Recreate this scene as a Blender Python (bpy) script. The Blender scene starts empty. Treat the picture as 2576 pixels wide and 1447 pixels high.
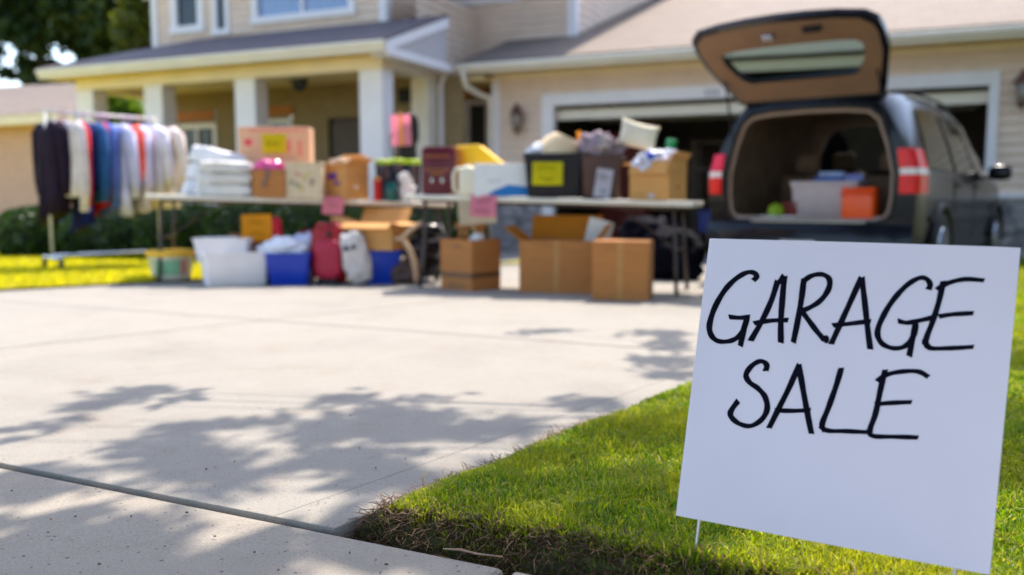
import bpy, bmesh, math, random
import numpy as np
from mathutils import Vector, Matrix, Euler

random.seed(7)
RNG = np.random.default_rng(11)
SC = bpy.context.scene
COL = SC.collection
R = math.radians

# ------------------------------------------------------------------ camera
F = 2147.0                      # focal length in units of the 2576-wide photograph
H = 0.68                        # eye height
PITCH = math.atan((723.5 - 500.0) / F)
SP, CP = math.sin(PITCH), math.cos(PITCH)
SLOPE = 0.015                   # the drive falls gently away from the camera
cam_d = bpy.data.cameras.new('camera')
cam = bpy.data.objects.new('camera', cam_d)
COL.objects.link(cam)
cam.location = (0, 0, H)
cam.rotation_euler = (math.pi / 2 - PITCH, 0, 0)
cam_d.sensor_width = 36.0
cam_d.lens = 36.0 * F / 2576.0
cam_d.clip_start = 0.05
cam_d.clip_end = 2000
cam_d.dof.use_dof = True
cam_d.dof.focus_distance = 1.85
cam_d.dof.aperture_fstop = 1.65
SC.camera = cam

# ------------------------------------------------------------------ light
SUN_EL, SUN_AZ = 58.0, 21.0     # azimuth measured from +Y towards +X
world = bpy.data.worlds.new('World')
SC.world = world
world.use_nodes = True
wn = world.node_tree
sky = wn.nodes.new('ShaderNodeTexSky')
sky.sky_type = 'NISHITA'
sky.sun_disc = False
sky.sun_elevation = R(SUN_EL)
sky.sun_rotation = R(SUN_AZ)
sky.dust_density = 1.8
sky.ozone_density = 1.3
wn.links.new(sky.outputs[0], wn.nodes['Background'].inputs[0])
wn.nodes['Background'].inputs[1].default_value = 0.15
sun_d = bpy.data.lights.new('sun', 'SUN')
sun_d.energy = 2.5
sun_d.angle = R(0.55)
sun_d.color = (1.0, 0.91, 0.78)
sun = bpy.data.objects.new('sun', sun_d)
COL.objects.link(sun)
SUNV = Vector((math.sin(R(SUN_AZ)) * math.cos(R(SUN_EL)), math.cos(R(SUN_AZ)) * math.cos(R(SUN_EL)), math.sin(R(SUN_EL))))
sun.rotation_euler = SUNV.to_track_quat('Z', 'Y').to_euler()
sun.location = (5, 10, 20)
SC.view_settings.view_transform = 'Standard'
SC.view_settings.look = 'None'
SC.view_settings.exposure = 1.72
SC.view_settings.gamma = 1
SC.cycles.max_bounces = 8
SC.cycles.transparent_max_bounces = 12
SC.cycles.sample_clamp_indirect = 6

# ------------------------------------------------------------------ geometry helpers
def ray(px, py):
    u = (px - 1288) / F
    v = (py - 723.5) / F
    return Vector((u, CP - v * SP, -SP - v * CP))

def P(px, py, Y):
    d = ray(px, py)
    return d * (Y / d.y) + Vector((0, 0, H))

def gz(y):
    return -SLOPE * max(min(y, 40), -10)

def G(px, py):
    d = ray(px, py)
    t = H / (-d.z - SLOPE * d.y)
    return d * t + Vector((0, 0, H))

def zat(py, Y):
    return P(1288, py, Y).z

HT = R(-24)
HA = Vector((math.cos(HT), math.sin(HT), 0))
HB = Vector((-math.sin(HT), math.cos(HT), 0))
HP0 = Vector((-.12, 14.5, -.2175))

def hp(px, py, r):
    d = ray(px, py)
    o = Vector((0, 0, H)) - HP0
    q = o + d * ((r - o.dot(HB)) / d.dot(HB))
    return q.dot(HA), q.z

def hw(t, r, z):
    return HP0 + HA * t + HB * r + Vector((0, 0, z))

class MB:
    """collects shapes for one mesh object"""
    def __init__(self):
        self.bm = bmesh.new()

    def _merge(self, b, mtx=None):
        if mtx is not None:
            bmesh.ops.transform(b, matrix=mtx, verts=b.verts)
        me = bpy.data.meshes.new('tmp')
        b.to_mesh(me)
        b.free()
        self.bm.from_mesh(me)
        bpy.data.meshes.remove(me)

    def box(self, c, s, rz=0, rx=0, ry=0, bev=0, seg=2, top=None):
        b = bmesh.new()
        bmesh.ops.create_cube(b, size=1)
        for v in b.verts:
            k = top if (top and v.co.z > 0) else (1, 1)
            v.co = Vector((v.co.x * s[0] * k[0], v.co.y * s[1] * k[1], v.co.z * s[2]))
        if bev:
            bmesh.ops.bevel(b, geom=list(b.edges), offset=bev, segments=seg, affect='EDGES', profile=.5)
        self._merge(b, Matrix.Translation(Vector(c)) @ Euler((R(rx), R(ry), R(rz))).to_matrix().to_4x4())
        return self

    def span(self, a, b, bev=0):
        c = [(a[i] + b[i]) / 2 for i in range(3)]
        s = [abs(b[i] - a[i]) for i in range(3)]
        return self.box(c, s, bev=bev)

    def tube(self, pts, r, seg=8, cap=True, closed=False):
        pts = [Vector(p) for p in pts]
        n = len(pts)
        rs = r if isinstance(r, (list, tuple)) else [r] * n
        rings = []
        up = None
        for i, p in enumerate(pts):
            if closed:
                d = pts[(i + 1) % n] - pts[i - 1]
            else:
                d = pts[min(i + 1, n - 1)] - pts[max(i - 1, 0)]
            d = d.normalized() if d.length > 1e-9 else Vector((0, 0, 1))
            if up is None:
                up = Vector((0, 0, 1)) if abs(d.z) < .9 else Vector((1, 0, 0))
            x = d.cross(up)
            if x.length < 1e-5:
                x = d.cross(Vector((0, 1, .3)))
            x.normalize()
            y = x.cross(d).normalized()
            up = y
            rings.append([self.bm.verts.new(p + (x * math.cos(2 * math.pi * k / seg) + y * math.sin(2 * math.pi * k / seg)) * rs[i]) for k in range(seg)])
        for i in range(n if closed else n - 1):
            A, B = rings[i], rings[(i + 1) % n]
            for k in range(seg):
                self.bm.faces.new((A[k], A[(k + 1) % seg], B[(k + 1) % seg], B[k]))
        if cap and not closed:
            self.bm.faces.new(rings[0][::-1])
            self.bm.faces.new(rings[-1])
        return self

    def lathe(self, prof, c=(0, 0, 0), seg=20, sx=1, sy=1, rot=None):
        b = bmesh.new()
        rings = []
        for r, z in prof:
            rings.append([b.verts.new((max(r, 1e-4) * sx * math.cos(2 * math.pi * k / seg), max(r, 1e-4) * sy * math.sin(2 * math.pi * k / seg), z)) for k in range(seg)])
        for A, B in zip(rings, rings[1:]):
            for k in range(seg):
                b.faces.new((A[k], A[(k + 1) % seg], B[(k + 1) % seg], B[k]))
        b.faces.new(rings[0][::-1])
        b.faces.new(rings[-1])
        m = Matrix.Translation(Vector(c))
        if rot:
            m = m @ Euler([R(a) for a in rot]).to_matrix().to_4x4()
        self._merge(b, m)
        return self

    def prism(self, poly, a, b, axis='y', bev=0):
        """2D polygon extruded between a and b along an axis"""
        m = bmesh.new()
        def mk(p, k):
            return {'y': (p[0], k, p[1]), 'z': (p[0], p[1], k), 'x': (k, p[0], p[1])}[axis]
        A = [m.verts.new(mk(p, a)) for p in poly]
        B = [m.verts.new(mk(p, b)) for p in poly]
        n = len(poly)
        m.faces.new(A[::-1])
        m.faces.new(B)
        for i in range(n):
            m.faces.new((A[i], A[(i + 1) % n], B[(i + 1) % n], B[i]))
        bmesh.ops.recalc_face_normals(m, faces=m.faces)
        if bev:
            bmesh.ops.bevel(m, geom=list(m.edges), offset=bev, segments=2, affect='EDGES', profile=.5)
        self._merge(m)
        return self

    def quad(self, *ps):
        self.bm.faces.new([self.bm.verts.new(p) for p in ps])
        return self

    def grid(self, fn, nu, nv, thick=0):
        vs = [[self.bm.verts.new(fn(i / nu, j / nv)) for j in range(nv + 1)] for i in range(nu + 1)]
        fs = []
        for i in range(nu):
            for j in range(nv):
                fs.append(self.bm.faces.new((vs[i][j], vs[i + 1][j], vs[i + 1][j + 1], vs[i][j + 1])))
        if thick:
            bmesh.ops.solidify(self.bm, geom=fs, thickness=thick)
        return self

    def blob(self, c, s, rz=0, rx=0, ry=0, noise=.0, freq=3.0, seed=0, sub=3, power=1.0, flat=None):
        """lumpy soft body: superellipsoid with smooth noise"""
        from mathutils import noise as NZ
        b = bmesh.new()
        bmesh.ops.create_icosphere(b, subdivisions=sub, radius=1)
        for v in b.verts:
            d = v.co.normalized()
            q = Vector([math.copysign(abs(a) ** power, a) for a in d])
            k = 1 + noise * NZ.fractal(d * freq + Vector((seed * 3.1, seed * 1.7, seed)), .8, 2.0, 3)
            q = Vector((q.x * s[0], q.y * s[1], q.z * s[2])) * k
            if flat is not None and q.z < -s[2] * flat:
                q.z = -s[2] * flat
            v.co = q
        self._merge(b, Matrix.Translation(Vector(c)) @ Euler((R(rx), R(ry), R(rz))).to_matrix().to_4x4())
        return self

    def build(self, name, m, parent=None, smooth=False, loc=None, rz=None):
        bmesh.ops.recalc_face_normals(self.bm, faces=self.bm.faces)
        me = bpy.data.meshes.new(name)
        self.bm.to_mesh(me)
        self.bm.free()
        me.materials.append(m)
        if smooth:
            me.polygons.foreach_set('use_smooth', [True] * len(me.polygons))
            if smooth == 'angle':
                try:
                    me.set_sharp_from_angle(angle=R(35))
                except Exception:
                    pass
        o = bpy.data.objects.new(name, me)
        COL.objects.link(o)
        if parent:
            o.parent = parent
        if loc is not None:
            o.location = loc
        if rz is not None:
            o.rotation_euler.z = R(rz)
        return o

def tag(o, label=None, cat=None, group=None, kind=None):
    if label: o['label'] = label
    if cat: o['category'] = cat
    if group: o['group'] = group
    if kind: o['kind'] = kind
    return o

def thing(name, label, cat, loc=(0, 0, 0), rz=0, group=None, rot=None):
    o = bpy.data.objects.new(name, None)
    o.empty_display_size = .1
    COL.objects.link(o)
    o.location = loc
    o.rotation_euler = rot if rot else (0, 0, R(rz))
    return tag(o, label, cat, group)

def np_mesh(name, verts, quads, m, parent=None, tris=None, smooth=False):
    me = bpy.data.meshes.new(name)
    nq = len(quads)
    nt = 0 if tris is None else len(tris)
    me.vertices.add(len(verts))
    me.vertices.foreach_set('co', np.asarray(verts, dtype=np.float32).ravel())
    loops = np.asarray(quads, dtype=np.int32).ravel()
    if nt:
        loops = np.concatenate([loops, np.asarray(tris, dtype=np.int32).ravel()])
    me.loops.add(len(loops))
    me.loops.foreach_set('vertex_index', loops)
    starts = np.concatenate([np.arange(nq) * 4, nq * 4 + np.arange(nt) * 3]).astype(np.int32)
    me.polygons.add(nq + nt)
    me.polygons.foreach_set('loop_start', starts)
    me.update(calc_edges=True)
    me.validate()
    me.materials.append(m)
    o = bpy.data.objects.new(name, me)
    COL.objects.link(o)
    if parent:
        o.parent = parent
    return o

# ------------------------------------------------------------------ materials
MATS = {}

def nt_new(name):
    m = bpy.data.materials.new(name)
    m.use_nodes = True
    t = m.node_tree
    return m, t, t.nodes['Principled BSDF']

def nd(t, typ, **kw):
    n = t.nodes.new(typ)
    for k, v in kw.items():
        if k == 'loc':
            continue
        if k in n.inputs.keys() if hasattr(n.inputs, 'keys') else False:
            n.inputs[k].default_value = v
        else:
            setattr(n, k, v)
    return n

def coords(t, scale=(1, 1, 1)):
    tc = t.nodes.new('ShaderNodeTexCoord')
    mp = t.nodes.new('ShaderNodeMapping')
    mp.inputs['Scale'].default_value = scale
    t.links.new(tc.outputs['Object'], mp.inputs[0])
    return mp.outputs[0]

def noise(t, vec, scale, detail=4, rough=.55):
    n = t.nodes.new('ShaderNodeTexNoise')
    n.inputs['Scale'].default_value = scale
    n.inputs['Detail'].default_value = detail
    n.inputs['Roughness'].default_value = rough
    if vec is not None:
        t.links.new(vec, n.inputs['Vector'])
    return n.outputs['Fac']

def ramp(t, fac, stops):
    n = t.nodes.new('ShaderNodeValToRGB')
    e = n.color_ramp.elements
    while len(e) < len(stops):
        e.new(.5)
    for el, (p, c) in zip(e, stops):
        el.position = p
        el.color = (c[0], c[1], c[2], 1)
    t.links.new(fac, n.inputs[0])
    return n.outputs[0]

def mixc(t, fac, a, b, mode='MIX'):
    n = t.nodes.new('ShaderNodeMix')
    n.data_type = 'RGBA'
    n.blend_type = mode
    for i, x in ((0, fac), (6, a), (7, b)):
        if hasattr(x, 'is_linked') or isinstance(x, bpy.types.NodeSocket):
            t.links.new(x, n.inputs[i])
        elif i == 0:
            n.inputs[0].default_value = x
        else:
            n.inputs[i].default_value = (x[0], x[1], x[2], 1)
    return n.outputs[2]

def bump(t, bsdf, h, strength, dist=.01):
    n = t.nodes.new('ShaderNodeBump')
    n.inputs['Strength'].default_value = strength
    n.inputs['Distance'].default_value = dist
    t.links.new(h, n.inputs['Height'])
    t.links.new(n.outputs[0], bsdf.inputs['Normal'])

def mat(name, col, rough=.6, var=.14, scale=7, bmp=0, bscale=60, metal=0, spec=.5, stretch=(1, 1, 1), coat=0, trans=0, alpha=1, sheen=0):
    if name in MATS:
        return MATS[name]
    m, t, b = nt_new(name)
    L_ = .3 * col[0] + .59 * col[1] + .11 * col[2]
    col = [min(.95, max(.002, L_ + (c - L_) * 1.22)) for c in col]
    v = coords(t, stretch)
    n1 = noise(t, v, scale, 5)
    lo = [c * (1 - var) for c in col]
    hi = [min(1, c * (1 + var)) for c in col]
    t.links.new(ramp(t, n1, [(.3, lo), (.7, hi)]), b.inputs['Base Color'])
    b.inputs['Roughness'].default_value = rough
    b.inputs['Metallic'].default_value = metal
    b.inputs['Specular IOR Level'].default_value = spec
    b.inputs['Coat Weight'].default_value = coat
    b.inputs['Coat Roughness'].default_value = .04
    b.inputs['Transmission Weight'].default_value = trans
    b.inputs['Alpha'].default_value = alpha
    b.inputs['Sheen Weight'].default_value = sheen
    if bmp:
        bump(t, b, noise(t, v, bscale, 4), bmp, .01)
    MATS[name] = m
    return m

def leafmat(name, cols, trans=.35, rough=.5, big=None):
    """foliage or grass: hue differs from leaf to leaf; light passes through"""
    m, t, b = nt_new(name)
    g = t.nodes.new('ShaderNodeNewGeometry')
    stops = [(i / (len(cols) - 1), c) for i, c in enumerate(cols)]
    c = ramp(t, g.outputs['Random Per Island'], stops)
    if big:
        v = coords(t)
        f = noise(t, v, big[0], 3)
        fr = ramp(t, f, [(.42, (0, 0, 0)), (.62, (1, 1, 1))])
        c = mixc(t, fr, c, mixc(t, .55, c, big[1]))
    t.links.new(c, b.inputs['Base Color'])
    b.inputs['Roughness'].default_value = rough
    b.inputs['Specular IOR Level'].default_value = .35
    tr = t.nodes.new('ShaderNodeBsdfTranslucent')
    c2 = mixc(t, 1.0, c, (1.9, 1.75, .6), 'MULTIPLY')
    t.links.new(c2, tr.inputs[0])
    mx = t.nodes.new('ShaderNodeMixShader')
    mx.inputs[0].default_value = trans
    t.links.new(b.outputs[0], mx.inputs[1])
    t.links.new(tr.outputs[0], mx.inputs[2])
    t.links.new(mx.outputs[0], t.nodes['Material Output'].inputs[0])
    MATS[name] = m
    return m

def concrete_mat(name, base, speck=.5):
    m, t, b = nt_new(name)
    v = coords(t)
    big = noise(t, v, 1.3, 5)
    mid = noise(t, v, 9, 5)
    fine = noise(t, v, 210, 3, .75)
    c = ramp(t, big, [(.3, [k * .90 for k in base]), (.7, [min(1, k * 1.06) for k in base])])
    c = mixc(t, .5, c, ramp(t, mid, [(.3, (base[0] * .80, base[1] * .76, base[2] * .72)), (.75, [k * 1.05 for k in base])]))
    c = mixc(t, .55, c, ramp(t, fine, [(.30, [k * .42 for k in base]), (.5, base), (.7, [min(1, k * 1.25) for k in base])]), 'MIX')
    # rusty and sooty blotches
    blot = noise(t, v, 3.1, 6, .7)
    br = ramp(t, blot, [(.56, (0, 0, 0)), (.72, (1, 1, 1))])
    c = mixc(t, br, c, mixc(t, .36, c, (.20, .13, .085)))
    soot = ramp(t, noise(t, v, .9, 6, .65), [(.50, (0, 0, 0)), (.68, (1, 1, 1))])
    c = mixc(t, soot, c, mixc(t, .24, c, (.10, .095, .09)))
    # pits and grit
    vo = t.nodes.new('ShaderNodeTexVoronoi')
    vo.inputs['Scale'].default_value = 46
    vo.inputs['Randomness'].default_value = 1
    t.links.new(v, vo.inputs['Vector'])
    gate = noise(t, v, 60, 2)
    pit = t.nodes.new('ShaderNodeMath')
    pit.operation = 'ADD'
    t.links.new(vo.outputs['Distance'], pit.inputs[0])
    g2 = ramp(t, gate, [(.44, (.4, .4, .4)), (.58, (0, 0, 0))])
    t.links.new(g2, pit.inputs[1])
    pr = ramp(t, pit.outputs[0], [(.13, (0, 0, 0)), (.24, (1, 1, 1))])
    c = mixc(t, pr, mixc(t, speck, c, (.07, .06, .05)), c)
    t.links.new(c, b.inputs['Base Color'])
    b.inputs['Roughness'].default_value = .85
    b.inputs['Specular IOR Level'].default_value = .3
    hh = t.nodes.new('ShaderNodeMath')
    hh.operation = 'ADD'
    t.links.new(fine, hh.inputs[0])
    t.links.new(pr, hh.inputs[1])
    bump(t, b, hh.outputs[0], .35, .004)
    MATS[name] = m
    return m

M_CONC = concrete_mat('drive_concrete', (.278, .257, .228), .6)
M_WALK = concrete_mat('walk_concrete', (.295, .262, .222), .85)
M_SIDING = mat('siding', (.76, .60, .48), .7, .07, 3)
M_TRIM = mat('white_trim', (.84, .785, .77), .5, .04, 3)
M_FASCIA = mat('cream_fascia', (.82, .745, .63), .5, .05, 3)
M_BEAM = mat('bounce_tan_beam', (.86, .72, .52), .6, .06, 3)  # tan, with warm ground bounce painted into it
M_SOFFIT = mat('soffit_bounce_tan', (.78, .63, .38), .7, .06, 3)  # yellow of the ground bounce painted into the soffit colour
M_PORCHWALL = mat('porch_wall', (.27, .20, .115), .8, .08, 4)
M_WOOD = mat('warm_lit_lintel', (.36, .13, .02), .6, .2, 5, stretch=(1, 1, 8))  # brown lintel, orange of the warm light painted into its colour
M_DOOR = mat('dark_door', (.07, .045, .03), .5, .15, 5)
M_GLASSDK = mat('window_glass', (.03, .036, .04), .06, .2, 1.2, spec=.45)
M_SKYCURTAIN = mat('sky_tinted_curtain', (.20, .27, .42), .25, .12, 3, stretch=(9, 1, .4), spec=.6, coat=.6)  # curtain pleats with the blue sky reflection painted into the pane
M_ROOF = None
M_STONE = None

def shingle(name, base):
    m, t, b = nt_new(name)
    v = coords(t)
    br = t.nodes.new('ShaderNodeTexBrick')
    br.inputs['Scale'].default_value = 1
    br.inputs['Brick Width'].default_value = .32
    br.inputs['Row Height'].default_value = .145
    br.inputs['Mortar Size'].default_value = .006
    br.inputs['Color1'].default_value = (*[k * 1.12 for k in base], 1)
    br.inputs['Color2'].default_value = (*[k * .82 for k in base], 1)
    br.inputs['Mortar'].default_value = (*[k * .4 for k in base], 1)
    t.links.new(v, br.inputs['Vector'])
    c = mixc(t, .35, br.outputs['Color'], ramp(t, noise(t, v, 4, 6), [(.3, [k * .75 for k in base]), (.7, [k * 1.2 for k in base])]))
    t.links.new(c, b.inputs['Base Color'])
    b.inputs['Roughness'].default_value = .9
    bump(t, b, br.outputs['Fac'], -.4, .01)
    MATS[name] = m
    return m

M_ROOF = shingle('roof_shingle', (.19, .145, .118))
M_ROOFSHADE = shingle('shaded_porch_shingle', (.15, .115, .12))  # roof shingle again, upper storey's shadow painted in as darker purplish colour

def stone_mat():
    m, t, b = nt_new('stone_veneer')
    v = coords(t, (1, 1, 1.9))
    vo = t.nodes.new('ShaderNodeTexVoronoi')
    vo.inputs['Scale'].default_value = 4.5
    t.links.new(v, vo.inputs['Vector'])
    c = ramp(t, vo.outputs['Color'], [(.15, (.17, .15, .16)), (.5, (.32, .28, .27)), (.85, (.42, .38, .36))])
    ed = t.nodes.new('ShaderNodeTexVoronoi')
    ed.feature = 'DISTANCE_TO_EDGE'
    ed.inputs['Scale'].default_value = 4.5
    t.links.new(v, ed.inputs['Vector'])
    e = ramp(t, ed.outputs['Distance'], [(.02, (0, 0, 0)), (.08, (1, 1, 1))])
    c = mixc(t, e, (.22, .2, .19), c)
    t.links.new(c, b.inputs['Base Color'])
    b.inputs['Roughness'].default_value = .9
    bump(t, b, e, .8, .03)
    return m
M_STONE = stone_mat()

def brick_mat():
    m, t, b = nt_new('tan_brick')
    v0 = coords(t)
    tc = t.nodes.new('ShaderNodeVectorRotate')
    tc.rotation_type = 'X_AXIS'
    tc.inputs['Angle'].default_value = math.pi / 2
    t.links.new(v0, tc.inputs['Vector'])
    br = t.nodes.new('ShaderNodeTexBrick')
    br.inputs['Scale'].default_value = 1
    br.inputs['Brick Width'].default_value = .22
    br.inputs['Row Height'].default_value = .075
    br.inputs['Mortar Size'].default_value = .008
    br.inputs['Color1'].default_value = (.66, .36, .24, 1)
    br.inputs['Color2'].default_value = (.58, .32, .21, 1)
    br.inputs['Mortar'].default_value = (.58, .44, .34, 1)
    t.links.new(tc.outputs[0], br.inputs['Vector'])
    t.links.new(br.outputs['Color'], b.inputs['Base Color'])
    b.inputs['Roughness'].default_value = .9
    bump(t, b, br.outputs['Fac'], -.4, .01)
    return m
M_BRICK = brick_mat()

M_CARD = mat('cardboard', (.40, .18, .075), .8, .10, 6, bmp=.08, bscale=25, stretch=(1, 1, 5))
M_CARD2 = mat('cardboard_pale', (.55, .30, .13), .8, .09, 5, bmp=.08, bscale=25, stretch=(1, 1, 4))
M_CARDOR = mat('cardboard_orange', (.50, .27, .09), .8, .09, 5, bmp=.08, bscale=25)
M_STEEL = mat('brown_steel', (.075, .06, .055), .4, .15, 12, metal=.6)
M_CHROME = mat('chrome', (.62, .62, .64), .18, .08, 9, metal=1)
M_PLASTWHITE = mat('white_plastic', (.82, .79, .80), .42, .05, 4)
M_TABLE = mat('table_plastic', (.72, .66, .56), .5, .06, 5, bmp=.15, bscale=180)
M_BLUE = mat('blue_plastic', (.012, .045, .36), .32, .12, 4)
M_BLACKPL = mat('black_plastic', (.018, .016, .02), .5, .2, 5, spec=.25)
M_RED = mat('red_plastic', (.42, .015, .02), .35, .12, 4)
M_INK = mat('ink', (.004, .004, .010), .9, .3, 30, spec=.12)
def papermat(name, col, k=.35):
    m = mat(name, col, .75, .05, 6)
    t = m.node_tree
    b = t.nodes['Principled BSDF']
    tr = t.nodes.new('ShaderNodeBsdfTranslucent')
    t.links.new(b.inputs['Base Color'].links[0].from_socket, tr.inputs[0])
    mx = t.nodes.new('ShaderNodeMixShader')
    mx.inputs[0].default_value = k
    t.links.new(b.outputs[0], mx.inputs[1])
    t.links.new(tr.outputs[0], mx.inputs[2])
    t.links.new(mx.outputs[0], t.nodes['Material Output'].inputs[0])
    return m
M_FLAP = papermat('cardboard_backlit', (.52, .24, .06), .3)  # orange of the backlight painted into the flap cardboard
M_YEL = papermat('yellow_card', (.95, .80, .02), .05)
M_PINK = papermat('pink_card', (.88, .45, .55))
M_ORANGE = papermat('orange_card', (.93, .50, .12))
M_PAPER = mat('white_paper', (.78, .77, .76), .7, .05, 9)
M_RUBBER = mat('rubber', (.02, .02, .02), .8, .2, 10)

# ================================================================== GROUND
def plan_clip(poly, p, n):
    """keep the side of the line through p where (q-p).n >= 0"""
    out = []
    for i in range(len(poly)):
        a, b = poly[i], poly[(i + 1) % len(poly)]
        da = (a[0] - p[0]) * n[0] + (a[1] - p[1]) * n[1]
        db = (b[0] - p[0]) * n[0] + (b[1] - p[1]) * n[1]
        if da >= 0:
            out.append(a)
        if da * db < 0:
            k = da / (da - db)
            out.append((a[0] + (b[0] - a[0]) * k, a[1] + (b[1] - a[1]) * k))
    return out

def line(a, b):
    """point, direction, left normal"""
    d = Vector((b.x - a.x, b.y - a.y)).normalized()
    return (a.x, a.y), (d.x, d.y), (-d.y, d.x)

def slab(mb, poly, gap, top=0.0, depth=.12, bev=.01):
    """one poured slab: polygon pulled in by gap/2, with rounded edges"""
    if len(poly) < 3:
        return
    ar = sum(poly[i][0] * poly[(i + 1) % len(poly)][1] - poly[(i + 1) % len(poly)][0] * poly[i][1] for i in range(len(poly)))
    if abs(ar) < .01:
        return
    if ar < 0:
        poly = poly[::-1]
    q = poly
    for i in range(len(poly)):
        a, b = poly[i], poly[(i + 1) % len(poly)]
        L = math.hypot(b[0] - a[0], b[1] - a[1])
        if L < 1e-4:
            continue
        n = (-(b[1] - a[1]) / L, (b[0] - a[0]) / L)
        q = plan_clip(q, (a[0] + n[0] * gap / 2, a[1] + n[1] * gap / 2), n)
    b = bmesh.new()
    T = [b.verts.new((x, y, gz(y) + top)) for x, y in q]
    B = [b.verts.new((x, y, gz(y) + top - depth)) for x, y in q]
    n = len(q)
    tf = b.faces.new(T)
    for i in range(n):
        b.faces.new((T[i], B[i], B[(i + 1) % n], T[(i + 1) % n]))
    if bev:
        bmesh.ops.bevel(b, geom=list(tf.edges), offset=bev, segments=3, affect='EDGES', profile=.5)
    mb._merge(b)

gapA, gapD, gapN = line(G(0, 1164), G(835, 1328))           # joint between walk and drive
edgA, edgD, edgN = line(G(850, 1325), G(1735, 970))         # right edge of the drive
jbA, jbD, jbN = line(G(0, 757), G(1746, 885))               # cross joint
jaA, jaD, jaN = line(G(0, 877), G(881, 783))                # lengthwise joint
crA, crD, crN = line(G(796, 1261), G(1427, 1041))           # thin saw cut
lfA, lfD, lfN = line(G(0, 733), G(400, 712))                # left edge of the drive

big = [(-30, -6), (30, -6), (30, 24), (-30, 24)]
neg = lambda v: (-v[0], -v[1])
drive = plan_clip(big, gapA, gapN)
drive = plan_clip(drive, edgA, edgN)
drive = plan_clip(drive, lfA, neg(lfN))
pieces = [drive]
for a, n, g in ((jbA, jbN, .016), (jaA, jaN, .016), (crA, crN, 0.0)):
    nxt = []
    for p in pieces:
        nxt.append(plan_clip(p, (a[0] + n[0] * g / 2, a[1] + n[1] * g / 2), n))
        nxt.append(plan_clip(p, (a[0] - n[0] * g / 2, a[1] - n[1] * g / 2), neg(n)))
    pieces = [p for p in nxt if len(p) >= 3]
mb = MB()
for p in pieces:
    slab(mb, p, .001, 0, .12, .003)
tag(mb.build('driveway', M_CONC), 'pale concrete driveway with tooled joints and dappled tree shade', kind='structure')

walk = plan_clip(big, gapA, neg(gapN))
wj = G(1257, 1440)
walk = plan_clip(walk, (gapA[0] - gapN[0] * 1.35, gapA[1] - gapN[1] * 1.35), gapN)
w1 = plan_clip(plan_clip(walk, (wj.x, wj.y), neg(gapD)), (wj.x - 4.5 * gapD[0], wj.y - 4.5 * gapD[1]), gapD)
w2 = plan_clip(plan_clip(walk, (wj.x, wj.y), gapD), (wj.x + 1.5 * gapD[0], wj.y + 1.5 * gapD[1]), neg(gapD))
w3 = plan_clip(walk, (wj.x + 1.5 * gapD[0], wj.y + 1.5 * gapD[1]), gapD)
w0 = plan_clip(walk, (wj.x - 4.5 * gapD[0], wj.y - 4.5 * gapD[1]), neg(gapD))
mb = MB()
for p in (w0, w1, w2, w3):
    slab(mb, p, .022, -.005, .12, .016)
tag(mb.build('sidewalk', M_WALK), 'weathered concrete sidewalk slabs crossing in front of the driveway', kind='structure')

# soil sheet under everything, to the horizon
M_SOIL = mat('soil', (.045, .028, .017), .95, .4, 20, bmp=.6, bscale=40)
def soilmat():
    m, t, b = nt_new('lawn_soil')
    v = coords(t)
    c = ramp(t, noise(t, v, 14, 6), [(.35, (.035, .03, .012)), (.6, (.07, .085, .02))])
    t.links.new(c, b.inputs['Base Color'])
    b.inputs['Roughness'].default_value = .95
    bump(t, b, noise(t, v, 50, 4), .6, .02)
    return m
M_LAWNSOIL = soilmat()
mb = MB()
ys = [-30, -10, 40, 900]
for y0, y1 in zip(ys, ys[1:]):
    mb.quad((-900, y0, gz(y0) - .06), (900, y0, gz(y0) - .06), (900, y1, gz(y1) - .06), (-900, y1, gz(y1) - .06))
tag(mb.build('ground', M_LAWNSOIL), 'soil under the lawns', kind='structure')

from mathutils import noise as NZ
# raised turf bed right of the drive (front lawn) and the far left lawn
def in_front_lawn(x, y):
    e = -((x - edgA[0]) * edgN[0] + (y - edgA[1]) * edgN[1])      # metres inside from the drive
    w = (x - gapA[0]) * gapN[0] + (y - gapA[1]) * gapN[1]          # metres inside from the walk
    return e, w

def bed_z(x, y):
    e, w = in_front_lawn(x, y)
    k = max(0, min(1, (e + .005) / .04, (w - .02) / .085))
    k = k * k * (3 - 2 * k)
    return gz(y) - .05 + .075 * k + .012 * NZ.noise(Vector((x * 3, y * 3, 0))) * k

mb = MB()
def bedfn(i, j):
    e = -.0 + 14 * i ** 3.2
    w = 0.0 + 16 * j ** 3.2
    # solve for x,y from (e,w)
    A = np.array([[-edgN[0], -edgN[1]], [gapN[0], gapN[1]]])
    rhs = np.array([e - (edgA[0] * edgN[0] + edgA[1] * edgN[1]), w + gapA[0] * gapN[0] + gapA[1] * gapN[1]])
    x, y = np.linalg.solve(A, rhs)
    return (x, y, bed_z(x, y))
mb.grid(bedfn, 110, 110)
tag(mb.build('lawn', M_SOIL if False else M_LAWNSOIL, smooth=True), 'front lawn turf bed beside the driveway', kind='structure')

mb = MB()
def farfn(i, j):
    # left lawn: from the drive's left edge away
    L = -16 + 34 * i
    W = .015 + 24 * j
    x = lfA[0] + lfD[0] * L + lfN[0] * W
    y = lfA[1] + lfD[1] * L + lfN[1] * W
    return (x, y, gz(y) + .02)
mb.grid(farfn, 6, 6)
M_LAWNFAR = mat('far_turf', (.30, .28, .02), .95, .3, 9)
tag(mb.build('lawn', M_LAWNFAR), 'side lawn left of the driveway', kind='structure')

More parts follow.
